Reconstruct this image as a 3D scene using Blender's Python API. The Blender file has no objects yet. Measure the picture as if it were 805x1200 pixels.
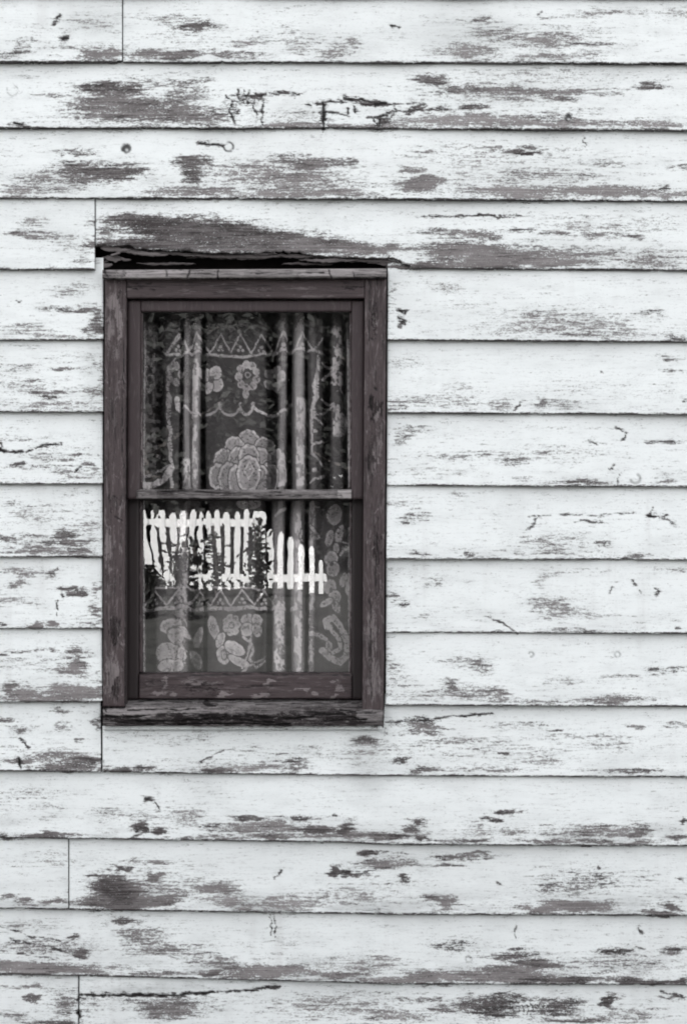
import bpy, math, random
import numpy as np
random.seed(7)
rad = math.radians
scn = bpy.context.scene
COL = scn.collection

# ------------------------------------------------------------------ camera, sky, sun, exposure
S = 0.0022          # metres per photograph pixel on the wall
D = 5.0             # camera to wall
ZC = 1.50           # camera height
cam = bpy.data.cameras.new('camera')
cam_o = bpy.data.objects.new('camera', cam); COL.objects.link(cam_o)
cam.sensor_fit = 'VERTICAL'; cam.sensor_height = 36.0
cam.lens = 36.0 * D / (1200 * S)
cam.clip_end = 2000; cam.clip_start = 0.05
cam_o.location = (0, -D, ZC); cam_o.rotation_euler = (rad(90), 0, 0)
scn.camera = cam_o

SUN_EL, SUN_ROT = rad(50), rad(-14)      # the sun stands behind the house: the wall is in open shade
w = bpy.data.worlds.new('World'); scn.world = w; w.use_nodes = True
nt = w.node_tree; nt.nodes.clear()
sky = nt.nodes.new('ShaderNodeTexSky'); sky.sky_type = 'NISHITA'; sky.sun_disc = False
sky.sun_elevation = SUN_EL; sky.sun_rotation = SUN_ROT
bw = nt.nodes.new('ShaderNodeHueSaturation'); bw.inputs['Saturation'].default_value = 0.04  # black-and-white film
bg = nt.nodes.new('ShaderNodeBackground'); bg.inputs['Strength'].default_value = 0.12
wo = nt.nodes.new('ShaderNodeOutputWorld')
nt.links.new(sky.outputs[0], bw.inputs['Color']); nt.links.new(bw.outputs[0], bg.inputs[0]); nt.links.new(bg.outputs[0], wo.inputs[0])
sun = bpy.data.lights.new('sun', 'SUN'); sun.energy = 5.0; sun.angle = rad(0.5); sun.color = (1.0, 0.985, 0.96)
sun_o = bpy.data.objects.new('sun', sun); COL.objects.link(sun_o); sun_o.location = (0, 6, 12)
from mathutils import Vector
sdir = Vector((math.sin(SUN_ROT) * math.cos(SUN_EL), math.cos(SUN_ROT) * math.cos(SUN_EL), math.sin(SUN_EL)))
sun_o.rotation_euler = sdir.to_track_quat('Z', 'Y').to_euler()
scn.view_settings.view_transform = 'Standard'; scn.view_settings.look = 'None'
scn.view_settings.exposure = 2.22; scn.view_settings.gamma = 1
scn.render.resolution_x = 686; scn.render.resolution_y = 1024
scn.render.engine = 'CYCLES'
scn.cycles.transparent_max_bounces = 24
scn.cycles.filter_width = 1.9

# ------------------------------------------------------------------ numeric helpers
def P(px, py, d):
    """a point of the wall measured on the photograph, at depth d behind the wall plane"""
    k = S * (D + d) / D
    return (px - 402.5) * k, d + 0 * px, ZC - (py - 600) * k

def _h(ix, iy, seed):
    h = (ix.astype(np.int64) * 374761393 + iy.astype(np.int64) * 668265263 + seed * 1442695041) & 0xFFFFFFFF
    h = ((h ^ (h >> 13)) * 1274126177) & 0xFFFFFFFF
    return ((h ^ (h >> 16)) & 0xFFFF) / 65535.0

def vn(x, y, seed=0):
    x = np.asarray(x, float); y = np.asarray(y, float)
    ix = np.floor(x); iy = np.floor(y); fx = x - ix; fy = y - iy
    fx = fx * fx * (3 - 2 * fx); fy = fy * fy * (3 - 2 * fy)
    a = _h(ix, iy, seed); b = _h(ix + 1, iy, seed); c = _h(ix, iy + 1, seed); d = _h(ix + 1, iy + 1, seed)
    return (a + (b - a) * fx) * (1 - fy) + (c + (d - c) * fx) * fy

def fbm(x, y, seed=0, oct=4, gain=0.5):
    s = 0; a = 1; t = 0
    for o in range(oct):
        s = s + a * vn(x * 2 ** o, y * 2 ** o, seed + o * 17); t += a; a *= gain
    return s / t

def sstep(a, b, x):
    t = np.clip((x - a) / (b - a), 0, 1); return t * t * (3 - 2 * t)

def seg_dist(x, y, pts):
    d = np.full(x.shape, 1e9)
    for (x0, y0), (x1, y1) in zip(pts[:-1], pts[1:]):
        dx, dy = x1 - x0, y1 - y0
        t = np.clip(((x - x0) * dx + (y - y0) * dy) / (dx * dx + dy * dy + 1e-9), 0, 1)
        d = np.minimum(d, np.hypot(x - x0 - t * dx, y - y0 - t * dy))
    return d

# ------------------------------------------------------------------ wear measured on the wall
# paint loss: x, y, half width, half height, strength, darkness of the bare wood
BL = [
# row 0
(30,55,14,8,.5,.5),(10,65,16,5,.55,.6),(125,62,24,9,.75,.3),(232,30,30,6,.8,.7),(200,22,40,5,.42,.4),(200,64,60,5,.75,.5),(265,63,40,5,.7,.5),
(290,50,25,3,.5,.3),(350,55,20,14,.35,.2),(390,62,22,8,.5,.3),(560,23,22,4,.6,.5),(640,45,60,11,.55,.3),(690,53,32,3,.65,.6),(550,60,42,8,.6,.2),
(650,65,50,5,.6,.3),(700,17,60,4,.42,.2),(410,50,15,6,.55,.3),(790,15,20,9,.4,.2),(580,38,40,8,.5,.3),(110,25,25,9,.42,.2),
# row 1
(20,146,9,3,.95,.8),(60,111,28,2,.55,.4),(132,104,42,6,.95,.75),(165,97,60,3,.5,.5),(155,128,72,17,.8,.5),(120,120,40,14,.75,.45),(210,130,36,14,.72,.5),
(245,140,25,8,.62,.5),(215,108,25,12,.55,.4),(235,94,22,3,.55,.4),(340,147,60,4,.65,.2),(430,148,55,3,.6,.2),(505,94,26,4,.85,.7),(560,105,60,7,.68,.5),
(500,128,38,3,.72,.7),(560,125,16,3,.78,.7),(640,108,72,5,.66,.4),(600,112,40,9,.5,.3),(550,141,90,7,.8,.15),(650,115,22,6,.62,.4),(760,101,18,4,.75,.6),
(700,108,42,4,.55,.4),(620,136,24,3,.6,.6),(650,145,90,4,.75,.2),(765,146,42,4,.75,.2),(620,90,120,8,.3,.1),
(300,112,13,3,.95,1.),(335,109,19,2.5,.95,1.),(440,121,24,3,1.,1.),(445,140,11,5,.85,1.),(380,124,5,4,.95,1.),(288,116,15,9,.55,.9),(488,123,13,3,.95,.9),(482,131,8,3,.85,.9),(412,115,14,2.5,.95,1.),(270,130,6,12,.5,.8),(345,138,60,8,.3,.4),
# row 2
(90,178,25,4,.55,.5),(95,195,32,8,.62,.5),(115,203,50,11,.88,.65),(140,200,30,9,.75,.7),(60,213,40,12,.48,.3),(20,225,28,8,.6,.3),(228,190,20,7,.88,.7),
(230,205,13,10,.85,.7),(257,192,22,4,.7,.6),(225,225,60,8,.62,.3),(290,202,50,14,.5,.25),(365,190,45,8,.85,.55),(350,210,70,13,.66,.35),(340,227,95,6,.8,.25),
(412,190,9,6,.75,.6),(480,200,15,5,.68,.4),(487,218,24,9,.85,.35),(505,208,13,4,.66,.4),(590,174,46,2.5,.72,.6),(625,176,16,3,.88,.8),(490,178,18,3,.45,.3),
(700,190,30,5,.4,.2),(640,205,75,8,.45,.3),(610,225,65,8,.8,.2),(690,224,90,7,.8,.2),(770,228,42,5,.66,.2),(795,195,14,3,.6,.5),(770,218,7,3,.7,.8),(560,190,70,20,.28,.1),
# row 3
(25,275,25,4,.66,.4),(40,262,22,6,.45,.3),(62,276,30,4,.55,.3),(100,300,12,10,.45,.4),(165,259,42,7,1.1,.75),(150,256,26,5,.95,.8),(205,268,60,13,1.1,.8),
(255,272,60,12,1.1,.8),(310,279,60,10,1.05,.75),(365,286,46,8,1.0,.6),(420,292,50,7,.9,.4),(200,287,100,7,1.1,.7),(320,292,120,5,1.1,.6),(555,253,62,1.4,.9,.8),
(545,274,46,6,.76,.5),(610,268,18,3,.75,.7),(545,293,52,9,.95,.45),(600,300,62,9,.78,.4),(670,300,62,9,.62,.3),(655,275,22,3,.66,.5),(700,277,28,5,.5,.4),
(745,278,22,3,.6,.5),(480,292,22,6,.5,.3),(770,295,30,6,.42,.2),(500,309,50,5,.95,.7),(570,308,62,6,.88,.4),(650,308,62,5,.85,.3),(760,306,42,5,.66,.3),(700,262,90,10,.3,.1),
(125,275,10,14,.5,.4),
# row 4
(520,333,26,4,.58,.3),(530,338,22,3,.5,.3),(640,370,72,7,.56,.3),(670,381,84,9,.62,.2),(600,387,52,7,.5,.2),(760,368,20,4,.66,.5),(690,392,52,4,.68,.4),
(795,396,12,4,.95,.8),(457,345,4,12,.6,.5),(750,388,50,6,.42,.2),(80,343,22,5,.5,.3),(75,361,24,3,.7,.5),(100,362,13,4,.76,.6),(112,368,9,9,.78,.6),
(110,386,11,9,.66,.6),(95,335,20,5,.4,.3),(30,386,28,6,.5,.2),(60,393,40,3,.5,.2),
# row 5
(540,455,22,7,.45,.2),(470,425,22,8,.4,.2),(500,470,52,7,.55,.3),(585,475,16,8,.6,.3),(635,472,7,9,.75,.6),(655,473,22,5,.68,.6),(790,420,17,3,.66,.4),
(790,433,17,2,.5,.4),(540,476,16,4,.56,.5),(462,475,12,6,.7,.5),(700,455,70,15,.22,.1),(88,431,26,2,.66,.4),(60,461,20,3,.75,.5),(55,467,9,2,.85,.7),
(105,458,16,3,.6,.4),(45,447,10,2,.68,.5),(20,428,22,3,.4,.3),(118,440,6,20,.55,.3),(60,475,60,5,.45,.2),(30,455,30,8,.35,.2),
# row 6
(470,515,9,8,.66,.4),(485,505,28,5,.5,.3),(560,535,72,5,.55,.4),(600,540,22,4,.6,.5),(690,518,9,2,.78,.5),(780,517,36,2,.68,.5),(640,530,64,8,.38,.2),
(685,564,22,4,.75,.5),(780,562,9,4,.66,.4),(640,562,40,4,.4,.3),(500,552,50,5,.35,.2),(25,544,10,3,.92,.7),(88,532,8,5,.75,.5),(60,536,42,5,.5,.3),
(50,548,40,2,.5,.4),(108,545,9,6,.66,.5),(90,555,30,5,.4,.2),
# row 7
(482,605,15,7,.76,.5),(470,590,20,5,.48,.2),(690,611,15,2.5,.85,.7),(710,637,9,4,.85,.6),(650,635,42,9,.48,.3),(660,645,42,6,.55,.4),(735,652,22,3,.75,.7),
(545,650,10,3,.75,.6),(495,650,12,3,.66,.6),(535,580,10,5,.42,.2),(620,648,60,4,.4,.3),(15,590,10,3,.58,.3),(10,633,14,4,.7,.5),(75,625,17,6,.76,.6),
(80,634,28,5,.72,.5),(50,645,42,5,.7,.35),(95,645,22,6,.82,.5),(50,605,40,10,.38,.2),(30,632,30,3,.5,.5),(100,615,20,10,.4,.2),
# row 8
(505,683,11,5,.76,.6),(460,697,14,3,.82,.6),(468,705,7,3,.85,.7),(640,707,24,8,.84,.35),(655,716,26,10,.68,.35),(632,680,8,12,.5,.2),(660,672,32,3,.5,.3),
(580,740,16,2,.82,.8),(690,720,32,3,.5,.3),(680,738,32,2.5,.6,.5),(790,668,22,5,.6,.3),(500,722,14,3,.5,.3),(460,672,60,8,.25,.1),(30,670,28,4,.6,.3),
(20,686,14,5,.85,.5),(65,672,5,7,.75,.5),(85,690,13,3,.82,.6),(95,695,10,3,.82,.7),(115,692,6,6,.85,.6),(43,733,9,4,1.05,.5),(65,731,9,4,1.05,.5),
(105,733,9,3,.75,.5),(3,733,6,3,.85,.7),(20,705,22,3,.46,.3),(116,718,5,14,.66,.4),(28,679,10,8,.55,.3),
# row 9
(455,780,13,14,.66,.4),(467,800,20,8,.5,.4),(565,780,14,10,.82,.45),(545,775,26,8,.58,.4),(530,805,13,8,.85,.6),(555,812,36,8,.7,.4),(582,815,13,9,.95,.4),
(660,797,22,4,.6,.4),(725,793,22,3,.6,.5),(762,788,11,4,.85,.6),(790,786,13,3,.9,.7),(720,820,42,5,.68,.4),(630,822,60,3,.45,.4),(500,815,40,6,.5,.3),
(90,765,16,11,.74,.5),(88,785,15,8,1.0,.4),(70,785,13,6,.66,.4),(3,770,5,2,.9,.8),(35,765,22,1.8,.5,.4),(12,805,11,8,.85,.5),(35,812,20,6,.92,.4),
(90,812,32,9,1.05,.3),(50,819,60,3.5,1.0,.4),(60,765,9,2,.6,.5),
# row 10
(495,853,27,8,.78,.5),(470,893,11,4,.85,.8),(650,857,9,2,.85,.8),(592,882,9,3,.85,.7),(690,865,62,3,.48,.3),(740,850,12,2,.7,.5),(640,890,32,8,.4,.2),
(430,865,20,5,.75,.7),(75,898,36,7,.88,.6),(150,902,46,4,.85,.7),(255,904,12,3,.95,.8),(345,895,18,9,.66,.6),(500,904,22,3,.85,.7),(740,903,44,3,.75,.6),
(720,875,60,6,.35,.3),(790,849,14,3,.66,.5),(300,900,60,5,.5,.2),(560,903,50,3,.5,.4),(10,842,12,3,.66,.5),(70,832,10,4,.5,.4),(20,855,14,3,.66,.5),
(72,850,12,4,.66,.4),(95,868,7,3,.7,.5),(60,885,52,6,.66,.4),(100,890,17,3,.85,.6),(20,893,16,5,.75,.4),(116,845,5,8,.66,.5),(430,880,30,20,.3,.1),(200,862,60,5,.35,.2),
(540,868,60,4,.45,.3),(610,850,40,4,.4,.3),
# row 11
(165,971,8,8,.95,.8),(185,973,9,5,.95,.8),(225,957,24,10,.5,.3),(60,978,36,3.5,.98,.6),(10,980,18,3,.85,.6),(220,981,9,3,.85,.6),(310,970,62,8,.72,.35),
(295,960,22,3,.8,.7),(370,972,24,6,.98,.75),(345,958,34,3,.66,.7),(330,982,100,3,.7,.4),(405,972,11,9,.98,.8),(430,980,32,4,.88,.6),(490,962,11,4,.85,.8),
(460,982,16,4,.95,.8),(495,984,13,5,.95,.8),(590,953,17,3,.85,.7),(568,962,15,3,.85,.8),(545,985,22,3,.85,.6),(590,975,42,5,.48,.3),(700,975,62,6,.58,.4),
(750,975,13,8,.8,.6),(790,983,16,4,.9,.6),(720,988,62,2.5,.8,.5),(480,972,10,10,.6,.6),(40,930,40,6,.32,.2),(160,955,60,8,.35,.3),(250,968,8,3,.7,.7),(640,985,60,3,.6,.4),
# row 12
(180,1010,32,3,.7,.5),(142,1018,9,4,.85,.7),(120,1027,12,3,.7,.6),(178,1028,12,5,.78,.6),(138,1046,32,17,1.15,.85),(180,1055,30,7,.88,.6),(145,1062,42,4,.9,.6),
(108,1057,22,5,.84,.6),(250,1040,27,8,.82,.4),(300,1063,30,4,.6,.3),(260,1055,32,6,.6,.2),(335,1060,44,8,.62,.2),(30,1057,11,2.5,.95,.6),(10,1050,12,4,.7,.4),
(60,1058,20,3,.7,.5),(395,1022,7,7,.95,.8),(430,1001,16,4,.98,.75),(465,998,17,2,.78,.6),(440,1015,27,5,.7,.5),(415,1025,24,3,.85,.8),(470,1010,32,8,.6,.3),
(475,1028,8,3,.92,.8),(535,1003,22,4,.85,.7),(530,1013,18,3,.7,.5),(555,1000,32,2.5,.66,.4),(500,1055,12,4,.8,.6),(518,1058,13,7,.95,.4),(700,1030,62,12,.42,.6),
(660,1040,42,8,.5,.5),(680,1061,36,6,.98,.4),(640,1066,32,4,.7,.4),(790,1062,14,4,.85,.6),(780,1070,32,2,.78,.5),(410,1050,40,10,.4,.2),(200,1040,60,18,.4,.3),(60,1010,40,8,.25,.1),
# row 13
(150,1079,26,3,.85,.6),(155,1092,34,4,.58,.4),(85,1097,9,3,.95,.8),(90,1115,13,6,.95,.7),(50,1135,90,7,.85,.35),(20,1132,32,5,.8,.4),(170,1100,32,14,.55,.4),
(200,1115,52,8,.55,.4),(250,1125,32,6,.6,.4),(310,1138,62,8,.85,.4),(240,1142,12,3,.95,.7),(190,1142,40,4,.6,.4),(530,1110,30,9,.5,.8),(600,1112,12,3,.85,.8),
(600,1121,42,4,.85,.7),(630,1131,42,6,.92,.6),(590,1142,54,8,.9,.4),(510,1145,42,6,.82,.4),(650,1148,52,5,.98,.8),(720,1115,22,5,.7,.8),(755,1150,42,4,.98,.8),
(795,1150,14,4,.95,.8),(50,1108,60,8,.5,.4),(720,1130,60,12,.42,.4),(430,1130,60,10,.45,.2),(470,1150,60,4,.75,.3),(30,1085,40,6,.4,.3),(380,1140,50,6,.6,.3),(790,1115,16,5,.7,.7),
# row 14
(30,1157,38,3,.68,.4),(38,1170,8,3,.92,.7),(75,1175,20,14,.66,.5),(200,1176,52,12,.62,.5),(195,1185,32,8,.78,.5),(110,1180,15,12,.4,.3),(575,1181,30,12,.95,.8),
(550,1177,26,6,.88,.7),(650,1180,32,10,.78,.7),(715,1175,8,8,.98,.8),(530,1182,30,6,.7,.5),(500,1170,42,3,.6,.5),(785,1168,14,2,.8,.7),(670,1195,42,4,.7,.6),
(400,1180,84,14,.5,.2),(60,1198,30,4,.85,.7),(600,1170,30,6,.7,.6),(460,1190,50,8,.55,.3),(740,1190,40,8,.45,.3),(20,1188,20,6,.5,.4),
]
# soft grime that never was scrubbed off: x, y, rx, ry, strength
DT = [(110,25,40,20,.35),(540,40,80,26,.35),(600,110,90,20,.22),(60,215,60,15,.25),(640,205,120,20,.22),(430,880,28,60,.35),(240,920,30,60,.16),
(300,1000,120,60,.14),(400,1150,130,50,.2),(180,1158,90,6,.4),(90,1120,100,40,.22),(560,380,200,30,.1),(470,1010,80,20,.2),(700,300,120,20,.2),
(250,870,160,25,.12),(760,1130,80,60,.12),(110,440,14,60,.25),(60,800,80,20,.12),(400,50,60,24,.15),(200,1180,160,30,.2),(60,270,60,30,.14),(560,1180,160,30,.15)]
# cracks and splits: half width, points
CR = [
(1.1,[(272,120),(270,130),(275,145)]),(.8,[(280,105),(279,112),(283,120)]),(.8,[(287,106),(291,122)]),(.8,[(293,106),(289,116)]),(1.0,[(298,110),(297,125)]),
(1.6,[(299,109),(304,113),(311,110)]),(1.0,[(308,113),(308,124),(307,149)]),(1.3,[(318,110),(335,108),(350,111)]),(1.5,[(335,109),(346,112)]),(1.6,[(299,130),(300,133)]),
(1.3,[(361,123),(363,124)]),(1.2,[(372,121),(400,119)]),(2.2,[(379,120),(379,151)]),(.9,[(382,130),(398,134),(411,137)]),(1.3,[(402,114),(420,117),(440,121),(460,124)]),
(2.0,[(405,115),(415,117)]),(1.8,[(440,121),(452,122)]),(1.3,[(460,124),(464,130),(455,140)]),(1.0,[(408,127),(409,134)]),(1.2,[(415,126),(417,132)]),
(1.4,[(436,137),(443,149),(447,137)]),(1.3,[(448,136),(452,134),(455,143)]),(1.3,[(476,121),(498,122)]),(1.1,[(478,131),(482,126),(488,125)]),(.9,[(265,112),(272,118)]),
(1.2,[(440,138),(460,131)]),(1.0,[(430,138),(444,138)]),
(1.4,[(70,19),(63,27)]),(2.2,[(74,45),(80,44)]),(2.0,[(17,145),(26,146)]),(1.2,[(232,168),(246,169),(262,171)]),
(.9,[(684,162),(683,167),(687,170),(685,173)]),(.7,[(495,253),(550,253)]),(.6,[(575,252),(610,252)]),
(1.5,[(467,364),(472,366)]),(1.3,[(475,364),(474,368)]),(1.6,[(467,373),(472,376),(470,380)]),(1.2,[(466,383),(474,381)]),
(1.0,[(603,480),(609,472),(614,470)]),(.9,[(702,435),(706,437)]),(1.6,[(801,470),(803,471)]),
(1.0,[(720,500),(734,507),(732,512),(726,517)]),(.7,[(690,517),(700,521)]),(.8,[(755,518),(780,516),(790,519)]),(.8,[(720,545),(715,551)]),(.9,[(726,556),(722,566)]),
(1.0,[(630,605),(622,618),(616,621)]),(.6,[(620,606),(650,603),(700,604),(745,601)]),(2.0,[(759,604),(766,605)]),(.8,[(764,594),(762,603)]),(1.2,[(772,607),(781,604)]),(1.5,[(778,609),(791,615)]),
(.9,[(568,721),(585,728),(596,735),(606,742)]),(.9,[(717,688),(713,695)]),(1.1,[(741,681),(743,685)]),(1.2,[(749,692),(750,693)]),(1.2,[(765,689),(772,693),(768,698)]),(1.3,[(792,735),(796,735)]),
(1.0,[(449,847),(470,845),(500,843),(540,839),(577,836)]),(.9,[(446,850),(452,853)]),
(.9,[(0,524),(8,529),(30,530),(45,524),(58,521),(72,520)]),(2.2,[(0,527),(8,529)]),(1.2,[(2,518),(4,524)]),
(.8,[(88,552),(95,546)]),(.9,[(20,352),(22,354),(25,352)]),(1.0,[(60,361),(80,363)]),(1.6,[(25,865),(30,873),(34,876)]),(2.0,[(23,889),(26,900)]),(1.6,[(72,698),(74,699)]),(.6,[(68,703),(66,722)]),
(2.2,[(172,936),(175,936)]),(1.2,[(183,941),(186,948)]),(1.0,[(150,982),(168,976)]),(1.4,[(160,975),(167,965)]),(.9,[(391,955),(394,957)]),
(1.3,[(141,1018),(148,1019)]),(1.2,[(402,1028),(425,1024),(440,1019)]),(.9,[(330,1020),(322,1028)]),(1.2,[(394,1015),(397,1023)]),
(.5,[(318,1072),(318,1096)]),(.5,[(322,1072),(323,1098)]),(.5,[(604,1080),(604,1100)]),(.8,[(735,1117),(745,1110),(755,1112)]),
(1.85,[(94,1166),(150,1167),(200,1166),(250,1163)]),(1.3,[(250,1163),(300,1159),(330,1156)]),(2.0,[(92,1186),(94,1190)]),(1.4,[(92,1172),(95,1166)]),
(.7,[(0,1085),(40,1098),(80,1104)]),(.7,[(10,1100),(60,1110),(95,1122)]),(.6,[(20,1118),(70,1124)]),
(.8,[(235,893),(262,880)]),(1.2,[(748,1088),(752,1094)]),(1.2,[(801,960),(800,966)]),(1.0,[(798,963),(805,961)]),
(1.2,[(700,1018),(703,1018)]),(1.0,[(583,1035),(586,1036)]),(1.4,[(796,1030),(798,1031)]),(.9,[(630,18),(634,14)]),(1.2,[(460,31),(468,31)]),
(1.2,[(785,1164),(797,1168)]),(.8,[(775,1162),(800,1170)]),
]
for k in range(5):   # grain swirling round the big knot near the bottom edge
    CR.append((.6, [(590 + (14 + 6 * k) * math.cos(a) * .9, 1183 + (7 + 3.2 * k) * math.sin(a)) for a in np.linspace(-2.6, .4, 9)]))
# knots and nail heads: x, y, radius, fill, ring
KN = [(148,174,6.5,1,1),(268,172,7,0,1),(15,106,8,0,.5),(665,138,5,1,.7),(744,561,7,0,1.6),(622,767,3.5,0,1),(723,767,4,0,.9),(549,1124,4.5,0,.8),(745,1124,9,0,.5),
      (77,45,4.5,.8,.4),(470,372,5,.2,.5)]

def wear(px, py, seed, frac=None):
    """paint loss, darkness of bare wood, grime, crack at wall positions measured in photograph pixels"""
    wx = px + (fbm(px / 34, py / 12, seed + 5, 3) - .5) * 22 + (fbm(px / 9, py / 3, seed + 15, 3) - .5) * 20
    wy = py + (fbm(px / 40, py / 14, seed + 9, 3) - .5) * 9 + (fbm(px / 11, py / 4, seed + 19, 3) - .5) * 7
    bare = -.07 + .36 * sstep(.38, .8, fbm(px / 110, py / 22, seed + 1, 3))
    if frac is not None: bare = bare - .20 * (1 - sstep(.0, .65, frac))
    bare = bare - .20 * sstep(452, 470, px) * sstep(317, 340, py) * (1 - sstep(820, 860, py)) - .06 * sstep(860, 900, py)
    tone = np.full(px.shape, .35); dirt = np.zeros(px.shape)
    x0, x1, y0, y1 = px.min() - 60, px.max() + 60, py.min() - 12, py.max() + 12
    for cx, cy, rx, ry, st, tn in BL:
        if cx + rx * 2 < x0 or cx - rx * 2 > x1 or cy + ry * 2 < y0 or cy - ry * 2 > y1: continue
        r2 = ((wx - cx) / (rx * 1.08)) ** 2 + ((wy - cy) / (ry * 1.15)) ** 2
        g = np.exp(-r2 ** 1.25)
        v = st * (.84 if cx > 450 and 320 < cy < 820 else 1.12) * g
        tone = tone + (tn - tone) * sstep(.08, .9, g) * np.clip(v / (np.clip(bare, 0, 9) + .15), 0, 1)
        bare = np.maximum(bare, v) + .15 * np.clip(np.minimum(bare, v), 0, 1)
    bare = bare * (.76 + .5 * fbm(px / 16, py / 5, seed + 41, 3))
    dirt = dirt + .10 * sstep(860, 1080, py)
    if frac is not None:
        low = sstep(.45, 1., frac); dirt = dirt + low * .30 * sstep(.42, .7, fbm(px / 60, py / 14, seed + 51, 3)) * (.5 + .7 * sstep(850, 1050, py)); bare = bare + low * .17 * sstep(.42, .65, fbm(px / 90, py / 16, seed + 52, 3)) * (.5 + .7 * sstep(850, 1050, py))
    for cx, cy, rx, ry, st in DT:
        r2 = ((wx - cx) / rx) ** 2 + ((wy - cy) / ry) ** 2
        dirt = np.maximum(dirt, st * np.exp(-r2))
    crack = np.zeros(px.shape)
    rag = .22 + 1.15 * fbm(px / 5, py / 4, seed + 31, 3) ** 1.5 * 1.3; brk = sstep(.3, .55, fbm(px / 10, py / 6, seed + 37, 2))
    for hw, pts in CR:
        xs = [p[0] for p in pts]; ys = [p[1] for p in pts]
        if max(xs) < x0 or min(xs) > x1 or max(ys) < y0 or min(ys) > y1: continue
        jx = px + (fbm(px / 9, py / 5, 77, 3) - .5) * 5; jy = py + (fbm(px / 9, py / 5, 78, 3) - .5) * 4
        d = seg_dist(jx, jy, pts) / rag
        k_ = 1 if hw > 1.7 else (.15 + .8 * brk) * (1 if pts[0][0] < 480 and pts[0][1] < 860 or pts[0][1] > 1150 and pts[0][0] < 300 else .42)
        crack = np.maximum(crack, k_ * (1 - sstep(hw * .35, hw * 1.25 + .35, d)))
        bare = np.maximum(bare, .75 * np.exp(-(d / (hw * 2.4)) ** 2)); tone = np.where(d < hw * 3, .7, tone)
    for cx, cy, r, fill, ring in KN:
        if cx < x0 or cx > x1 or cy < y0 or cy > y1: continue
        d = np.hypot((px - cx), (py - cy) * 1.05)
        if ring: crack = np.maximum(crack, (.85 if cy < 200 else .5) * min(1, ring) * (1 - sstep(.5, 1.6 * max(.6, ring), abs(d - r * .8))) * sstep(.2, .45, vn(np.arctan2(py - cy, px - cx) * 1.3 + 9, cx * 1.0 + 0 * px, 3)))
        if fill: crack = np.maximum(crack, fill * .95 * (1 - sstep(r * .65, r * .95, d + (vn(px / 3, py / 3, 8) - .5) * 3)) * (1 - .9 * np.exp(-((px - cx - 1) ** 2 + (py - cy - 2) ** 2) / 2.5)))
    return bare, tone, dirt, crack

# ------------------------------------------------------------------ node helpers and materials
def mat_new(name):
    m = bpy.data.materials.new(name); m.use_nodes = True; m.node_tree.nodes.clear(); return m, m.node_tree
class NT:
    def __init__(s, t): s.t = t
    def n(s, typ, **kw):
        nd = s.t.nodes.new(typ)
        for k, v in kw.items(): setattr(nd, k, v)
        return nd
    def put(s, sock, v):
        if hasattr(v, 'is_output'): s.t.links.new(v, sock)
        elif v is not None: sock.default_value = v
    def m(s, op, a, b=None, c=None, clamp=False):
        nd = s.n('ShaderNodeMath', operation=op); nd.use_clamp = clamp
        s.put(nd.inputs[0], a); s.put(nd.inputs[1], b)
        if c is not None: s.put(nd.inputs[2], c)
        return nd.outputs[0]
    def attr(s, name): return s.n('ShaderNodeAttribute', attribute_name=name).outputs['Fac']
    def noise(s, vec, sc, scale=1, detail=5, rough=.6, dist=0, off=(0, 0, 0)):
        mp = s.n('ShaderNodeMapping'); s.put(mp.inputs['Vector'], vec); mp.inputs['Scale'].default_value = sc; mp.inputs['Location'].default_value = off
        nz = s.n('ShaderNodeTexNoise'); s.put(nz.inputs['Vector'], mp.outputs[0]); nz.inputs['Scale'].default_value = scale
        nz.inputs['Detail'].default_value = detail; nz.inputs['Roughness'].default_value = rough; nz.inputs['Distortion'].default_value = dist
        return nz.outputs['Fac']
    def ss(s, v, a, b, lo=0., hi=1.):
        nd = s.n('ShaderNodeMapRange', interpolation_type='SMOOTHSTEP'); s.put(nd.inputs['Value'], v)
        nd.inputs['From Min'].default_value = a; nd.inputs['From Max'].default_value = b; nd.inputs['To Min'].default_value = lo; nd.inputs['To Max'].default_value = hi
        return nd.outputs[0]
    def mix(s, f, a, b):
        nd = s.n('ShaderNodeMix', data_type='RGBA'); s.put(nd.inputs[0], f)
        for i, v in ((6, a), (7, b)):
            if isinstance(v, (tuple, list)): v = (*v, 1) if len(v) == 3 else v
            s.put(nd.inputs[i], v)
        return nd.outputs[2]

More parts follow.
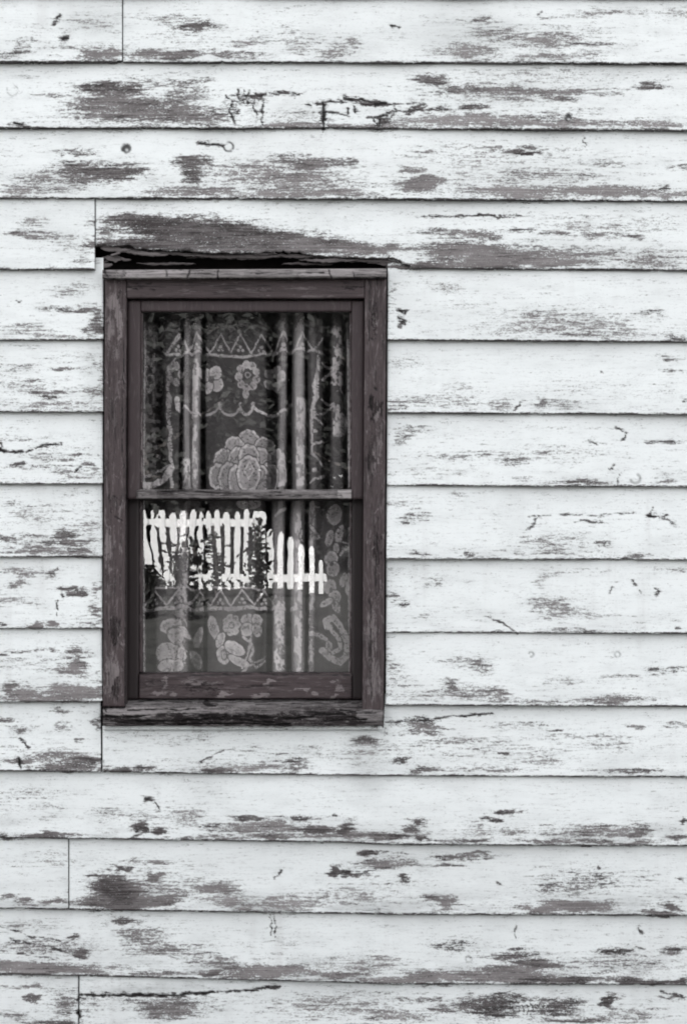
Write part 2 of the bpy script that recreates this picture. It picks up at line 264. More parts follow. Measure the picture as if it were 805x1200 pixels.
def painted_wood(name, paint, light, dark, axis='x', loss=.0, chip=None, grime=1.0, rough=.5, fiss=0., fine_amp=.9, drip=0.):
    m, t = mat_new(name); q = NT(t)
    co = q.n('ShaderNodeTexCoord').outputs['Object']
    oi = q.n('ShaderNodeObjectInfo')
    vm = q.n('ShaderNodeVectorMath', operation='ADD'); q.put(vm.inputs[0], co)
    cb = q.n('ShaderNodeCombineXYZ'); q.put(cb.inputs[1], q.m('MULTIPLY', oi.outputs['Random'], 37.)); q.put(vm.inputs[1], cb.outputs[0]); co = vm.outputs[0]
    def sc(a, b): return (a, 1, b) if axis == 'x' else (b, 1, a)
    streak = q.noise(co, sc(14, 150), 1, 8, .68, .3)
    flake = q.noise(co, sc(75, 210), 1, 5, .65, .6, (3, 0, 5))
    grain = q.noise(co, sc(7, 620), 1, 5, .6, .4, (1, 0, 2))
    blot = q.noise(co, sc(9, 26), 1, 4, .6, 0, (9, 0, 4))
    fine = q.noise(co, sc(260, 700), 1, 3, .6)
    bare, tone, dirt, crack = q.attr('bare'), q.attr('tone'), q.attr('dirt'), q.attr('crack')
    v = q.m('ADD', q.m('ADD', bare, loss), q.m('MULTIPLY', q.m('SUBTRACT', streak, .5), 2.0))
    v = q.m('ADD', v, q.m('MULTIPLY', q.m('SUBTRACT', flake, .5), 2.0))
    v = q.m('ADD', v, q.m('MULTIPLY', q.m('SUBTRACT', fine, .5), fine_amp))
    v = q.m('ADD', v, q.m('MULTIPLY', q.m('SUBTRACT', grain, .5), .5))
    mask = q.ss(v, .44, .70); halo = q.ss(v, .02, .60); rim = q.m('MULTIPLY', q.m('MULTIPLY', mask, q.m('SUBTRACT', 1., mask)), 4.)
    tn = q.m('ADD', tone, q.m('MULTIPLY', q.m('SUBTRACT', grain, .5), 1.5)); tn = q.m('ADD', tn, q.m('MULTIPLY', q.m('SUBTRACT', blot, .5), .8), clamp=True)
    wood = q.mix(tn, light, dark)
    # flecks of paint left in the open grain
    left = q.ss(q.m('ADD', q.m('MULTIPLY', flake, .6), q.m('MULTIPLY', fine, .5)), .63, .70)
    p2 = tuple(c * .93 for c in paint)
    g1 = q.m('MULTIPLY', q.m('MULTIPLY', halo, .27 * grime), 1.)
    smudge = q.ss(blot, .42, .8, 0, .16 * grime)
    gg = q.m('ADD', g1, q.m('ADD', smudge, q.m('MULTIPLY', dirt, q.m('ADD', .55, q.m('MULTIPLY', streak, .9)))), clamp=True)
    gg = q.m('ADD', gg, q.m('MULTIPLY', q.ss(grain, .56, .8), .06 * grime), clamp=True)
    pc = q.mix(gg, paint, tuple(c * .34 for c in paint))
    if chip:   # an older, paler coat showing in islands
        pc = q.mix(q.ss(q.noise(co, sc(22, 55), 1, 6, .75, .8, (4, 0, 8)), .585, .64), pc, chip)
    pits = q.m('MULTIPLY', q.ss(q.m('ADD', q.m('ADD', q.m('MULTIPLY', streak, .7), q.m('MULTIPLY', fine, .35)), q.m('MULTIPLY', tone, .16)), .62, .72), mask)
    wood = q.mix(q.m('MULTIPLY', pits, .75), wood, tuple(c * .45 for c in dark))
    if drip:   # runs of dirt washed down over the courses
        gp = q.n('ShaderNodeNewGeometry').outputs['Position']
        run = q.m('MULTIPLY', q.ss(q.noise(gp, (16, 1, 1.3), 1, 5, .6), .50, .78), q.ss(q.noise(gp, (1.6, 1, 1.8), 1, 3, .5, 0, (7, 0, 3)), .42, .66))
        pc = q.mix(q.m('MULTIPLY', run, .26), pc, (.36, .34, .34))
        pc = q.mix(q.m('MULTIPLY', q.ss(q.noise(gp, (2.2, 1, 2.2), 1, 4, .6, 0, (2, 0, 9)), .45, .75), .14), pc, (.42, .41, .41))
    colr = q.mix(mask, pc, wood)
    colr = q.mix(q.m('MULTIPLY', rim, .30), colr, dark)  # flake rims darkened: gathered dirt and painted contact shade
    colr = q.mix(q.m('MULTIPLY', q.m('MULTIPLY', left, mask), .55), colr, p2)
    if fiss:
        fs = q.ss(q.noise(co, sc(8, 230), 1, 6, .75, .9, (5, 0, 6)), .50, .60)
        fs = q.m('MULTIPLY', fs, q.ss(blot, .36, .60, .35, 1.))
        colr = q.mix(q.m('MULTIPLY', fs, fiss), colr, tuple(c * .5 for c in dark))
        lt = q.m('MULTIPLY', q.ss(q.noise(co, sc(18, 120), 1, 6, .72, .6, (15, 0, 16)), .53, .68), .6)
        colr = q.mix(lt, colr, light)
    colr = q.mix(crack, colr, tuple(c * .22 for c in dark))
    bs = q.n('ShaderNodeBsdfPrincipled'); q.put(bs.inputs['Base Color'], colr)
    q.put(bs.inputs['Roughness'], q.m('ADD', rough, q.m('MULTIPLY', mask, .35))); bs.inputs['Specular IOR Level'].default_value = .3
    hgt = q.m('SUBTRACT', q.m('MULTIPLY', grain, .35), q.m('MULTIPLY', mask, .55)); hgt = q.m('ADD', hgt, q.m('MULTIPLY', flake, .15))
    bp = q.n('ShaderNodeBump'); bp.inputs['Strength'].default_value = .7; bp.inputs['Distance'].default_value = .0010; q.put(bp.inputs['Height'], hgt)
    q.put(bs.inputs['Normal'], bp.outputs[0])
    q.put(q.n('ShaderNodeOutputMaterial').inputs[0], bs.outputs[0])
    return m

def plain(name, col, rough=.8, var=.3, sc=(20, 20, 20)):
    m, t = mat_new(name); q = NT(t)
    co = q.n('ShaderNodeTexCoord').outputs['Object']
    nz = q.noise(co, sc, 1, 6, .65)
    c = q.mix(q.ss(nz, .3, .7), tuple(x * (1 - var) for x in col), tuple(x * (1 + var) for x in col))
    bs = q.n('ShaderNodeBsdfPrincipled'); q.put(bs.inputs['Base Color'], c); bs.inputs['Roughness'].default_value = rough
    bs.inputs['Specular IOR Level'].default_value = .3
    bp = q.n('ShaderNodeBump'); bp.inputs['Strength'].default_value = .4; bp.inputs['Distance'].default_value = .003; q.put(bp.inputs['Height'], nz); q.put(bs.inputs['Normal'], bp.outputs[0])
    q.put(q.n('ShaderNodeOutputMaterial').inputs[0], bs.outputs[0])
    return m

M_siding = painted_wood('peeling white paint', (.80, .83, .84), (.29, .272, .276), (.045, .038, .039), fine_amp=1.5, drip=1.)
M_frame_v = painted_wood('weathered dark trim upright', (.064, .048, .051), (.20, .175, .179), (.018, .013, .014), axis='z', loss=.08, chip=(.17, .148, .152), grime=.8, rough=.55, fiss=.75)
M_frame_h = painted_wood('weathered dark trim level', (.064, .048, .051), (.20, .175, .179), (.02, .015, .016), axis='x', loss=.02, grime=.8, rough=.55, fiss=.75)
M_bare_h = painted_wood('silvered bare wood level', (.36, .34, .343), (.32, .298, .301), (.016, .012, .013), axis='x', loss=.32, grime=1.0, rough=.75, fiss=.8)
M_sash = painted_wood('smooth dark sash paint', (.052, .038, .041), (.11, .090, .094), (.04, .033, .034), axis='z', loss=-.1, grime=.5, rough=.5, fiss=.4)
M_sash_shaded = painted_wood('shade-darkened sash paint', (.022, .016, .017), (.06, .05, .05), (.012, .009, .01), axis='z', loss=-.2, grime=.5, rough=.5)  # darker copy of the sash paint: recess shade put into the colour
M_rot = painted_wood('rotten splintered wood', (.04, .033, .034), (.16, .145, .147), (.012, .010, .010), axis='x', loss=.5, grime=1, rough=.9)
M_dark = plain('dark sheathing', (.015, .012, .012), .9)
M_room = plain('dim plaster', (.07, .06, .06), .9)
M_fence = plain('white fence paint', (.85, .85, .85), .5, .03)
M_bark = plain('bark', (.12, .11, .105), .9, .4, (6, 6, 2))
M_leaf = plain('leaves', (.03, .031, .029), .7, .4, (.6, .6, .6))
M_grass = plain('mown grass', (.035, .035, .033), .9, .35, (3, 3, 3))
M_roof = plain('roof shingle', (.08, .08, .08), .9)
M_stone = plain('foundation stone', (.25, .25, .25), .9)

# ------------------------------------------------------------------ object helpers
def empty(name, label=None, cat=None, loc=(0, 0, 0), group=None, kind=None):
    o = bpy.data.objects.new(name, None); COL.objects.link(o); o.location = loc; o.empty_display_size = .1
    tag(o, label, cat, group, kind); return o
def tag(o, label=None, cat=None, group=None, kind=None):
    if label: o['label'] = label
    if cat: o['category'] = cat
    if group: o['group'] = group
    if kind: o['kind'] = kind
    return o
def wloc(o):
    l = Vector((0, 0, 0))
    while o is not None: l += o.location; o = o.parent
    return l
def mesh_obj(name, verts, faces, mat, parent=None, attrs=None, smooth=True, origin=None):
    verts = np.asarray(verts, float)
    if origin is None: origin = np.array([verts[:, 0].mean(), verts[:, 1].max(), verts[:, 2].min()])
    origin = np.asarray(origin, float)
    me = bpy.data.meshes.new(name)
    lv = (verts - origin)
    me.from_pydata(lv.tolist() if len(faces) and not isinstance(faces, np.ndarray) else [], [], faces if not isinstance(faces, np.ndarray) else [])
    if isinstance(faces, np.ndarray):
        nf = len(faces); me.vertices.add(len(lv)); me.vertices.foreach_set('co', lv.astype(np.float32).ravel())
        me.loops.add(nf * 4); me.loops.foreach_set('vertex_index', faces.astype(np.int32).ravel())
        me.polygons.add(nf); me.polygons.foreach_set('loop_start', np.arange(0, nf * 4, 4, dtype=np.int32))
        me.update(calc_edges=True)
    if attrs:
        for k, v in attrs.items():
            a = me.attributes.new(k, 'FLOAT', 'POINT'); a.data.foreach_set('value', np.asarray(v, np.float32))
    me.polygons.foreach_set('use_smooth', [smooth] * len(me.polygons))
    me.materials.append(mat); me.validate()
    o = bpy.data.objects.new(name, me); COL.objects.link(o)
    if parent is not None:
        o.parent = parent; o.location = Vector(origin) - wloc(parent)
    else: o.location = origin
    return o

def panel(name, xs, top, bot, front, back, mat, parent, seed=1, rows=None, wearfn=None, bevel=.0015, edge=0., crackdepth=.003, wob=.25, undertone=.9, chipped=0, warp=0, step=1.4):
    """a plank: gridded front face between the curves top(x) and bot(x), rounded arrises, ends, underside and back"""
    xs = np.asarray(xs, float); T = top(xs); B = bot(xs)
    if rows is None: rows = max(3, int((B - T).max() / step))
    t = np.linspace(0, 1, rows + 1)
    X = np.repeat(xs[:, None], rows + 1, 1)
    ins = 1.1
    Y = T[:, None] + (B - T)[:, None] * t[None, :]
    Bw = bot(xs) + (fbm(xs / 14, xs * 0, seed + 60, 4) - .5) * 2 * wob - chipped * 3.2 * sstep(.62, .8, fbm(xs / 9, xs * 0, seed + 63, 4, .7)) * sstep(.45, .6, fbm(xs / 70, xs * 0, seed + 64, 2))
    Y[:, -1] = Bw; Y[:, -2] = np.minimum(Y[:, -2], Bw - .5)
    Wd = wearfn(X, Y, seed) if wearfn else (np.zeros(X.shape), np.full(X.shape, .5), np.zeros(X.shape), np.zeros(X.shape))
    bare, tone, dirt, crack = [a.copy() for a in Wd]
    F = front(X, Y)
    if edge:  # worn drip edge, its dark strip also painting in the shadow line
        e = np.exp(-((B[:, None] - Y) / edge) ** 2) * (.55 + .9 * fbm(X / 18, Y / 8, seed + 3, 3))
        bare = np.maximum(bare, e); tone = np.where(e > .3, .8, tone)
    F = F + crack * crackdepth + (fbm(X / 90, Y / 30, seed + 21, 2) - .5) * .0012 - warp * np.clip(fbm(X / 130, Y * 0, seed + 23, 3) - .42, 0, 1) * .02
    F[:, -1] += bevel; F[:, 0] += bevel; F[0, :] += bevel; F[-1, :] += bevel
    nx, ny = X.shape
    vx, vy, vz = P(X.ravel(), Y.ravel(), F.ravel())
    V = [np.stack([vx, vy, vz], 1)]
    Bk = back(X, Y)
    # back columns: bottom back, top back
    def P_at(x, y, d, dref):   # keep sizes: same scale as the front
        k = S * (D + dref) / D
        return np.stack([(x - 402.5) * k, d, ZC - (y - 600) * k], 1)
    V.append(P_at(X[:, -1], Y[:, -1], Bk[:, -1], F[:, -1])); V.append(P_at(X[:, 0], Y[:, 0], Bk[:, 0], F[:, 0]))
    V = np.concatenate(V)
    idx = np.arange(nx * ny).reshape(nx, ny)
    f = np.stack([idx[:-1, :-1], idx[:-1, 1:], idx[1:, 1:], idx[1:, :-1]], -1).reshape(-1, 4)
    bb = nx * ny + np.arange(nx); tb = bb + nx
    f2 = np.stack([idx[:-1, -1], bb[:-1], bb[1:], idx[1:, -1]], -1)
    f3 = np.stack([bb[:-1], tb[:-1], tb[1:], bb[1:]], -1)
    f4 = np.stack([tb[:-1], idx[:-1, 0], idx[1:, 0], tb[1:]], -1)
    # ends: ladder of quads collapses to the two back corners
    ends = []
    for c, flip in ((0, False), (nx - 1, True)):
        h = ny // 2
        for j in range(ny - 1):
            bk = tb[c] if j < h else bb[c]
            q = [idx[c, j], bk, bk, idx[c, j + 1]] if j != h - 1 else [idx[c, j], tb[c], bb[c], idx[c, j + 1]]
            ends.append(q if not flip else q[::-1])
    tri = [e for e in ends if e[1] == e[2]]; quad = [e for e in ends if e[1] != e[2]]
    faces = np.concatenate([f, f2, f3, f4, np.array(quad)])
    n2 = 2 * nx
    at = {'bare': np.concatenate([bare.ravel(), np.full(n2, 1.2)]), 'tone': np.concatenate([tone.ravel(), np.full(n2, undertone)]),
          'dirt': np.concatenate([dirt.ravel(), np.ones(n2)]), 'crack': np.concatenate([crack.ravel(), np.full(n2, .6)])}
    # triangles of the ends as a mesh of mixed polygons
    origin = np.array([V[:, 0].mean(), V[:, 1].max(), V[:, 2].min()])
    me = bpy.data.meshes.new(name); nq, ntr = len(faces), len(tri)
    me.vertices.add(len(V)); me.vertices.foreach_set('co', (V - origin).astype(np.float32).ravel())
    loops = np.concatenate([faces.ravel(), np.array([[a, b, d] for a, b, c2, d in tri]).ravel()]) if ntr else faces.ravel()
    me.loops.add(len(loops)); me.loops.foreach_set('vertex_index', loops.astype(np.int32))
    me.polygons.add(nq + ntr)
    me.polygons.foreach_set('loop_start', np.concatenate([np.arange(0, nq * 4, 4), nq * 4 + np.arange(0, ntr * 3, 3)]).astype(np.int32))
    me.update(calc_edges=True)
    for k, v in at.items():
        a = me.attributes.new(k, 'FLOAT', 'POINT'); a.data.foreach_set('value', v.astype(np.float32))
    sm = np.ones(nq + ntr, bool); sm[len(f):] = False
    me.polygons.foreach_set('use_smooth', sm); me.materials.append(mat); me.validate()
    o = bpy.data.objects.new(name, me); COL.objects.link(o)
    o.parent = parent; o.location = Vector(origin) - (wloc(parent) if parent else Vector((0, 0, 0)))
    return o

def box(name, x0, x1, y0, y1, z0, z1, mat, parent=None, bev=0):
    v = [(x, y, z) for x in (x0, x1) for y in (y0, y1) for z in (z0, z1)]
    f = [(0, 1, 3, 2), (4, 6, 7, 5), (0, 4, 5, 1), (2, 3, 7, 6), (0, 2, 6, 4), (1, 5, 7, 3)]
    o = mesh_obj(name, v, f, mat, parent, smooth=False)
    return o

# ------------------------------------------------------------------ ground
gx = np.array([-600, -200, -60, -30, -15, -8, -4, 0, 4, 8, 15, 30, 60, 200, 600.])
gy = np.array([-600, -200, -80, -50, -40, -34, -28, -25, -23, -21, -18, -14, -10, -7, -4, -2, 0, 4, 10, 40, 200, 600.])
GX, GY = np.meshgrid(gx, gy, indexing='ij')
GZ = .30 * sstep(-6, -22, GY) * (GY < 0) + .12 * (vn(GX / 9, GY / 9, 4) - .5) * sstep(-24, -60, GY)
gi = np.arange(GX.size).reshape(GX.shape)
mesh_obj('ground', np.stack([GX.ravel(), GY.ravel(), GZ.ravel()], 1), np.stack([gi[:-1, :-1], gi[1:, :-1], gi[1:, 1:], gi[:-1, 1:]], -1).reshape(-1, 4), M_grass, origin=(0, 0, 0))['kind'] = 'structure'

# ------------------------------------------------------------------ the clapboard wall
wall = empty('clapboard_wall', 'old house wall of lapped white clapboards with paint peeling down to grey wood', 'wall', kind='thing')
LX = np.array([-60, 0, 120, 405, 450, 805, 900.])
LINES = [  # where each course ends (its drip edge), left to right
    (-4, -4, -4, -3, -3, -2, -2), (72.5, 73, 73, 73.2, 73.5, 75, 75.5), (150, 150.5, 150.5, 150.6, 151, 153, 153.5), (232.3, 232.5, 232.8, 233.3, 233.6, 236.5, 237),
    (315.8, 316, 316, 314, 314.3, 317.6, 318), (398.5, 398.7, 398.8, 398.6, 398.8, 401, 401.5), (483, 483, 483.3, 484, 484.2, 486, 486.5), (567.3, 567.5, 567.6, 569, 569.2, 571, 571.5),
    (653, 653, 653, 655, 655.2, 656.7, 657), (737, 737, 737.2, 741, 741.3, 743, 743.5), (822.8, 823, 823, 826, 826.8, 828.4, 829), (903.4, 903.6, 905, 908.7, 909.4, 911, 911.5),
    (981.8, 982, 983.5, 987.5, 990, 991.8, 992), (1064.4, 1064.6, 1067, 1071, 1072, 1073.2, 1074), (1141, 1141.6, 1144.5, 1151.6, 1153.5, 1154.2, 1155), (1221, 1222, 1225, 1231, 1232, 1234, 1235)]
def line(k):
    """drip edge of course k (0 = top of the picture's first full course)"""
    if 0 <= k < len(LINES): return lambda x, a=LINES[k]: np.interp(x, LX, a)
    if k < 0: return lambda x, k=k: -3.5 + k * 80.0 + 0 * x
    return lambda x, k=k: 1232 + (k - len(LINES) + 1) * 80.0 + 0 * x
TH = .0175
def course_xs(a, b, fine=1.35):
    inner0, inner1 = max(a, -25), min(b, 830)
    parts = []
    if a < inner0: parts.append(np.linspace(a, inner0, max(3, int((inner0 - a) / 12)))[:-1])
    parts.append(np.linspace(inner0, inner1, max(3, int((inner1 - inner0) / fine))))
    if b > inner1: parts.append(np.linspace(inner1, b, max(3, int((b - inner1) / 12)))[1:])
    return np.concatenate(parts)
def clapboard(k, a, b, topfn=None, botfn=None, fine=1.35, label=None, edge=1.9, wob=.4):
    up, lo = line(k), line(k + 1)
    nominal_top = lambda x: up(x) - 14
    tf = topfn or nominal_top; bf = botfn or lo
    front = lambda X, Y: -TH * (Y - up(X)) / (lo(X) - up(X)) 
    back = lambda X, Y: front(X, Y) + np.where(Y > up(X) + 20, .0150, .005)
    def wf(X, Y, seed):
        r = wear(X, Y, seed, (Y - up(X)) / (lo(X) - up(X)))
        # panel() paints the shadow line along the worn drip edge
        return r
    vis = -1 <= k <= 14
    o = panel('clapboard', course_xs(a, b, fine if vis else 12), tf, bf, front, back, M_siding, wall, seed=100 + k * 7 + int(a > 60) * 3, rows=None if vis else 8,
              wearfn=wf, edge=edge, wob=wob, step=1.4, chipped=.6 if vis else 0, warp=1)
    if label: o['label'] = label
    return o
XL, XR = -700, 1500
G = .6
# the rotted course above the window
rot_x = [111, 116, 124, 140, 152, 160, 178, 200, 222, 245, 262, 285, 310, 345, 372, 385, 405, 425, 440, 452, 462, 469, 476, 484]
rot_y = [291, 289, 288, 287, 289, 292, 292, 294, 295, 297, 296, 298, 296, 296, 299, 301, 301, 303, 303, 303, 304, 307, 311, 314]
def rotbot(x):
    lo = line(4)(x)
    r = np.interp(x, rot_x, rot_y) + (fbm(x / 9, x * 0, 5, 4, .65) - .5) * 5
    return np.where((x > 108) & (x < 482), np.minimum(r, lo), lo)
def sillbot(x): return lo
for k in range(-6, 20):
    if k == 0: clapboard(k, XL, 144 - G); clapboard(k, 144 + G, XR)
    elif k == 3:
        clapboard(k, XL, 112 - G)
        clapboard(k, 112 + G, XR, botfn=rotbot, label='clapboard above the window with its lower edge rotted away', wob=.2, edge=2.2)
    elif 4 <= k <= 9:
        clapboard(k, XL, 121.6 - (k - 4) * .3, wob=.3); clapboard(k, 454.2 - (k - 4) * .45, XR, wob=.3)
    elif k == 10:
        clapboard(k, XL, 118.6)
        up10 = line(10)
        clapboard(k, 120.6, XR, topfn=lambda x: np.where(x < 450.5, 851.0, up10(x) - 14))
    elif k == 12: clapboard(k, XL, 81 - G); clapboard(k, 81 + G, XR)
    elif k == 14: clapboard(k, XL, 93 - G); clapboard(k, 93 + G, XR)
    else: clapboard(k, XL, XR)

def wall_rect(name, x0, x1, y0, y1, d0, d1, mat, parent):
    a = P(x0, y1, 0.); b = P(x1, y0, 0.)
    return box(name, a[0], b[0], d0, d1, a[2], b[2], mat, parent)
# sheathing behind the boards, in four pieces round the opening
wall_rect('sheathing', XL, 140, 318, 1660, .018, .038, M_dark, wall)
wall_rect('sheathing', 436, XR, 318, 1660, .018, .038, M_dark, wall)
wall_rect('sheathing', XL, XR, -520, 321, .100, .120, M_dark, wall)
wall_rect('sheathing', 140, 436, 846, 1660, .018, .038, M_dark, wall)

# ------------------------------------------------------------------ the window
win = empty('sash_window', 'dark weathered double hung window with peeling frame and lace behind the glass', 'window', loc=P(286, 851, -.02), kind='thing')
def cst(v): return lambda x: v + 0 * x
def flat(v): return lambda X, Y: v + 0 * X
def blobs(lst, base=(.05, .5, 0.), cracks=()):
    def f(X, Y, seed):
        bare = base[0] + .3 * sstep(.5, .9, fbm(X / 25, Y / 25, seed, 3)); tone = np.full(X.shape, base[1]); dirt = np.full(X.shape, base[2]); crack = np.zeros(X.shape)
        wx = X + (fbm(X / 10, Y / 10, seed + 2, 3) - .5) * 12; wy = Y + (fbm(X / 10, Y / 10, seed + 4, 3) - .5) * 12
        for cx, cy, rx, ry, st, tn in lst:
            v = st * np.exp(-(((wx - cx) / rx) ** 2 + ((wy - cy) / ry) ** 2) ** 1.3)
            tone = np.where(v > .2, tn, tone); bare = np.maximum(bare, v)
        rag = .2 + 1.7 * fbm(X / 7, Y / 4, seed + 8, 3) ** 1.5; brk = .4 + .6 * sstep(.3, .55, fbm(X / 12, Y / 6, seed + 9, 2))
        for hw, pts in cracks:
            d = seg_dist(X + (fbm(X / 16, Y / 8, 7, 3) - .5) * 4, Y + (fbm(X / 16, Y / 8, 17, 3) - .5) * 4, pts) / rag
            crack = np.maximum(crack, brk * (1 - sstep(hw * .4, hw * 1.4 + .4, d)))
        return bare, tone, dirt, crack
    return f
def lin(x0, x1, st=1.3): return np.linspace(x0, x1, max(4, int((x1 - x0) / st)))
# side casings, very slightly out of plumb
def upright(name, x0t, x1t, x0b, x1b, y0, y1, f, b, mat, parent, wf, seed, bevel=.0015, cd=.002, st=1.3):
    """vertical plank: built level along its length, then its columns follow the lean"""
    n = max(4, int((x1t - x0t) / st)); o = panel(name, np.linspace(x0t, x1t, n + 1), cst(y0), cst(y1), flat(f), flat(b), mat, parent, seed=seed, wearfn=wf, bevel=bevel, crackdepth=cd, wob=.1, step=2.0)
    k = S * (D + f) / D
    me = o.data; co = np.empty(len(me.vertices) * 3, np.float32); me.vertices.foreach_get('co', co); co = co.reshape(-1, 3)
    h = co[:, 2].max(); lean = ((x0b - x0t) + (x1b - x1t)) / 2
    co[:, 0] += (1 - co[:, 2] / h) * lean * k; me.vertices.foreach_set('co', co.ravel()); me.update()
    return o
CASF = -.021
upright('side_casing', 123.5, 148.6, 121, 146, 327, 828, CASF, .012, M_frame_v, win,
        blobs([(134, 352, 9, 10, 1., .1), (140, 375, 5, 28, .95, .05), (129, 385, 4, 22, .8, .1), (134, 415, 8, 12, .6, .3), (133, 480, 6, 30, .55, .6), (128, 640, 5, 30, .9, .15), (130, 690, 9, 14, .6, .4),
               (137, 740, 8, 20, .8, .9), (133, 790, 9, 26, .95, .15), (140, 805, 4, 12, .9, .9), (134, 590, 8, 10, .6, .8), (126, 560, 4, 20, .6, .7)],
              cracks=[(.7, [(143, 340), (138, 350)]), (.6, [(133, 580), (144, 588)]), (.9, [(137, 606), (144, 609)]), (.6, [(146, 400), (145, 520), (147, 560)])]), 11)
upright('side_casing', 427.5, 452.6, 424.8, 449.3, 327, 833, CASF, .012, M_frame_v, win,
        blobs([(440, 375, 5, 22, .6, .9), (437, 470, 5, 10, .85, 1.), (443, 482, 7, 12, .95, .95), (437, 540, 7, 30, .85, .8), (445, 520, 4, 40, .6, .2), (440, 640, 7, 60, .45, .3), (438, 740, 8, 40, .7, .25), (440, 800, 9, 30, .8, .2),
               (445, 640, 4, 30, .6, .9)],
              cracks=[(1.2, [(436, 397), (438, 398)]), (1.2, [(439, 455), (441, 456)]), (.8, [(434, 463), (436, 480)]), (.6, [(433, 330), (433, 400)]), (.6, [(444, 600), (442, 700)]), (.6, [(436, 700), (438, 820)])]), 12)
panel('head_casing', lin(148.9, 427.2), cst(327.), cst(349.5), flat(CASF + .002), flat(.012), M_frame_h, win, seed=13,
      wearfn=blobs([(165, 336, 20, 3, .6, .8), (300, 340, 60, 3, .5, .3), (415, 334, 14, 6, .7, .8)], cracks=[(.8, [(170, 333), (178, 332)]), (.6, [(150, 337), (163, 339)])]), crackdepth=.002)
panel('drip_cap', lin(120.5, 452.8), lambda x: 316.2 - 1.6 * (x - 120) / 333, lambda x: 326.2 - 1.4 * (x - 120) / 333, lambda X, Y: -.052 + .010 * sstep(322, 316, Y), flat(.03), M_bare_h, win, seed=14,
      wearfn=blobs([(190, 321, 40, 8, .9, .2), (270, 320, 50, 8, .95, .3), (330, 321, 40, 8, .9, .45), (400, 319, 50, 8, .9, .2), (130, 322, 14, 8, .8, .7)], base=(.3, .35, .2),
                   cracks=[(1.0, [(122, 317), (126, 325)]), (1.0, [(195, 317), (196, 324)]), (.9, [(222, 318), (220, 326)]), (.9, [(256, 318), (255, 325)]), (.8, [(386, 317), (388, 325)]), (.8, [(415, 318), (417, 324)]),
                           (.7, [(300, 320), (380, 319)])]), crackdepth=.002, wob=.8, step=1.0)
# jambs and head of the opening
for xa, xb in ((140., 149.2), (427.2, 436.)):
    o = panel('jamb', lin(xa, xb, 3), cst(340.), cst(846.), flat(.0125), flat(.15), M_sash_shaded, win, seed=int(xa), step=6)
panel('head_jamb', lin(140, 436, 8), cst(322.), cst(350.), flat(.013), flat(.15), M_sash_shaded, win, seed=19, step=6)

def fuse(name, objs, parent):
    """stiles and top rail of a sash become one frame mesh"""
    bpy.context.view_layer.update()
    base = objs[0]
    with bpy.context.temp_override(active_object=base, object=base, selected_objects=objs, selected_editable_objects=objs):
        bpy.ops.object.join()
    base.name = name; base.data.name = name
    return base
# upper sash (outer plane)
UF = .002
sb = blobs([(160, 470, 3, 60, .5, .3)], base=(.0, .4, 0.))
s1 = upright('stile', 149.6, 165, 149.2, 164.6, 352, 585, UF, UF + .034, M_sash, win, sb, 21, bevel=.002, st=2)
s2 = upright('stile', 412.2, 427, 411.6, 426.4, 352, 585, UF, UF + .034, M_sash, win, sb, 22, bevel=.002, st=2)
s3 = panel('top_rail', lin(165.2, 412, 2), cst(352.), cst(365.2), flat(UF + .0006), flat(UF + .034), M_sash, win, seed=23, wearfn=sb, bevel=.002)
US = fuse('upper_sash', [s1, s2, s3], win)
panel('meeting_rail', lin(160., 412.), lambda x: 573.6 + 0 * x, lambda x: 584.6 + 0 * x, lambda X, Y: UF - .006 + .008 * sstep(577, 573, Y), flat(UF + .034), M_bare_h, US, seed=24,
      wearfn=blobs([(200, 579, 60, 7, .5, .7), (300, 579, 80, 7, .9, .55), (405, 578, 8, 7, .9, .0), (172, 579, 12, 6, .6, .5)], base=(.55, .6, .6), cracks=[(.6, [(180, 576), (250, 577), (330, 577)]), (.5, [(300, 581), (400, 580)])]),
      crackdepth=.0015, wob=.5, step=1.0)
# lower sash (inner plane)
LF = .040
sb2 = blobs([], base=(-.1, .6, 0.))
s1 = upright('stile', 149.0, 163.4, 148.6, 163, 583, 819.5, LF, LF + .034, M_sash_shaded, win, sb2, 31, bevel=.002, st=2)
s2 = upright('stile', 412.6, 427.4, 412.0, 426.8, 583, 819.5, LF, LF + .034, M_sash_shaded, win, sb2, 32, bevel=.002, st=2)
s3 = panel('top_rail', lin(163.6, 412.4, 2), cst(574.), cst(586.8), flat(LF + .001), flat(LF + .034), M_sash_shaded, win, seed=33, wearfn=sb2)
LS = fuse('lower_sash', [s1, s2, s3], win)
panel('bottom_rail', lin(163.2, 412.4), lambda x: 788.3 + 0 * x, cst(818.6), lambda X, Y: LF - .004 + .006 * sstep(792, 788, Y), flat(LF + .034), M_frame_h, LS, seed=34,
      wearfn=blobs([(193, 798, 5, 8, 1.1, -.6), (188, 811, 7, 4, 1.1, -.6), (201, 812, 5, 3, 1.0, -.6), (227, 800, 16, 7, .8, .2), (262, 815, 12, 2.2, 1.1, -.9), (306, 815, 12, 3, 1.1, -.7), (316, 799, 7, 3, 1., -.3), (355, 807, 10, 2.5, .95, -.2),
                    (370, 812, 5, 3.5, 1.1, -.9), (392, 801, 7, 3, 1., -.3), (398, 810, 8, 3, 1.0, -.5), (390, 816, 6, 2, 1.0, -.6), (240, 808, 30, 8, .5, .9), (180, 800, 14, 8, .5, .7)],
                   base=(.12, .5, 0.), cracks=[(1.5, [(165, 789), (175, 788)]), (2.0, [(208, 790), (216, 793)]), (.9, [(165, 790), (260, 790), (330, 789), (410, 791)]), (.6, [(280, 806), (340, 803)])]), crackdepth=.002, wob=.4)
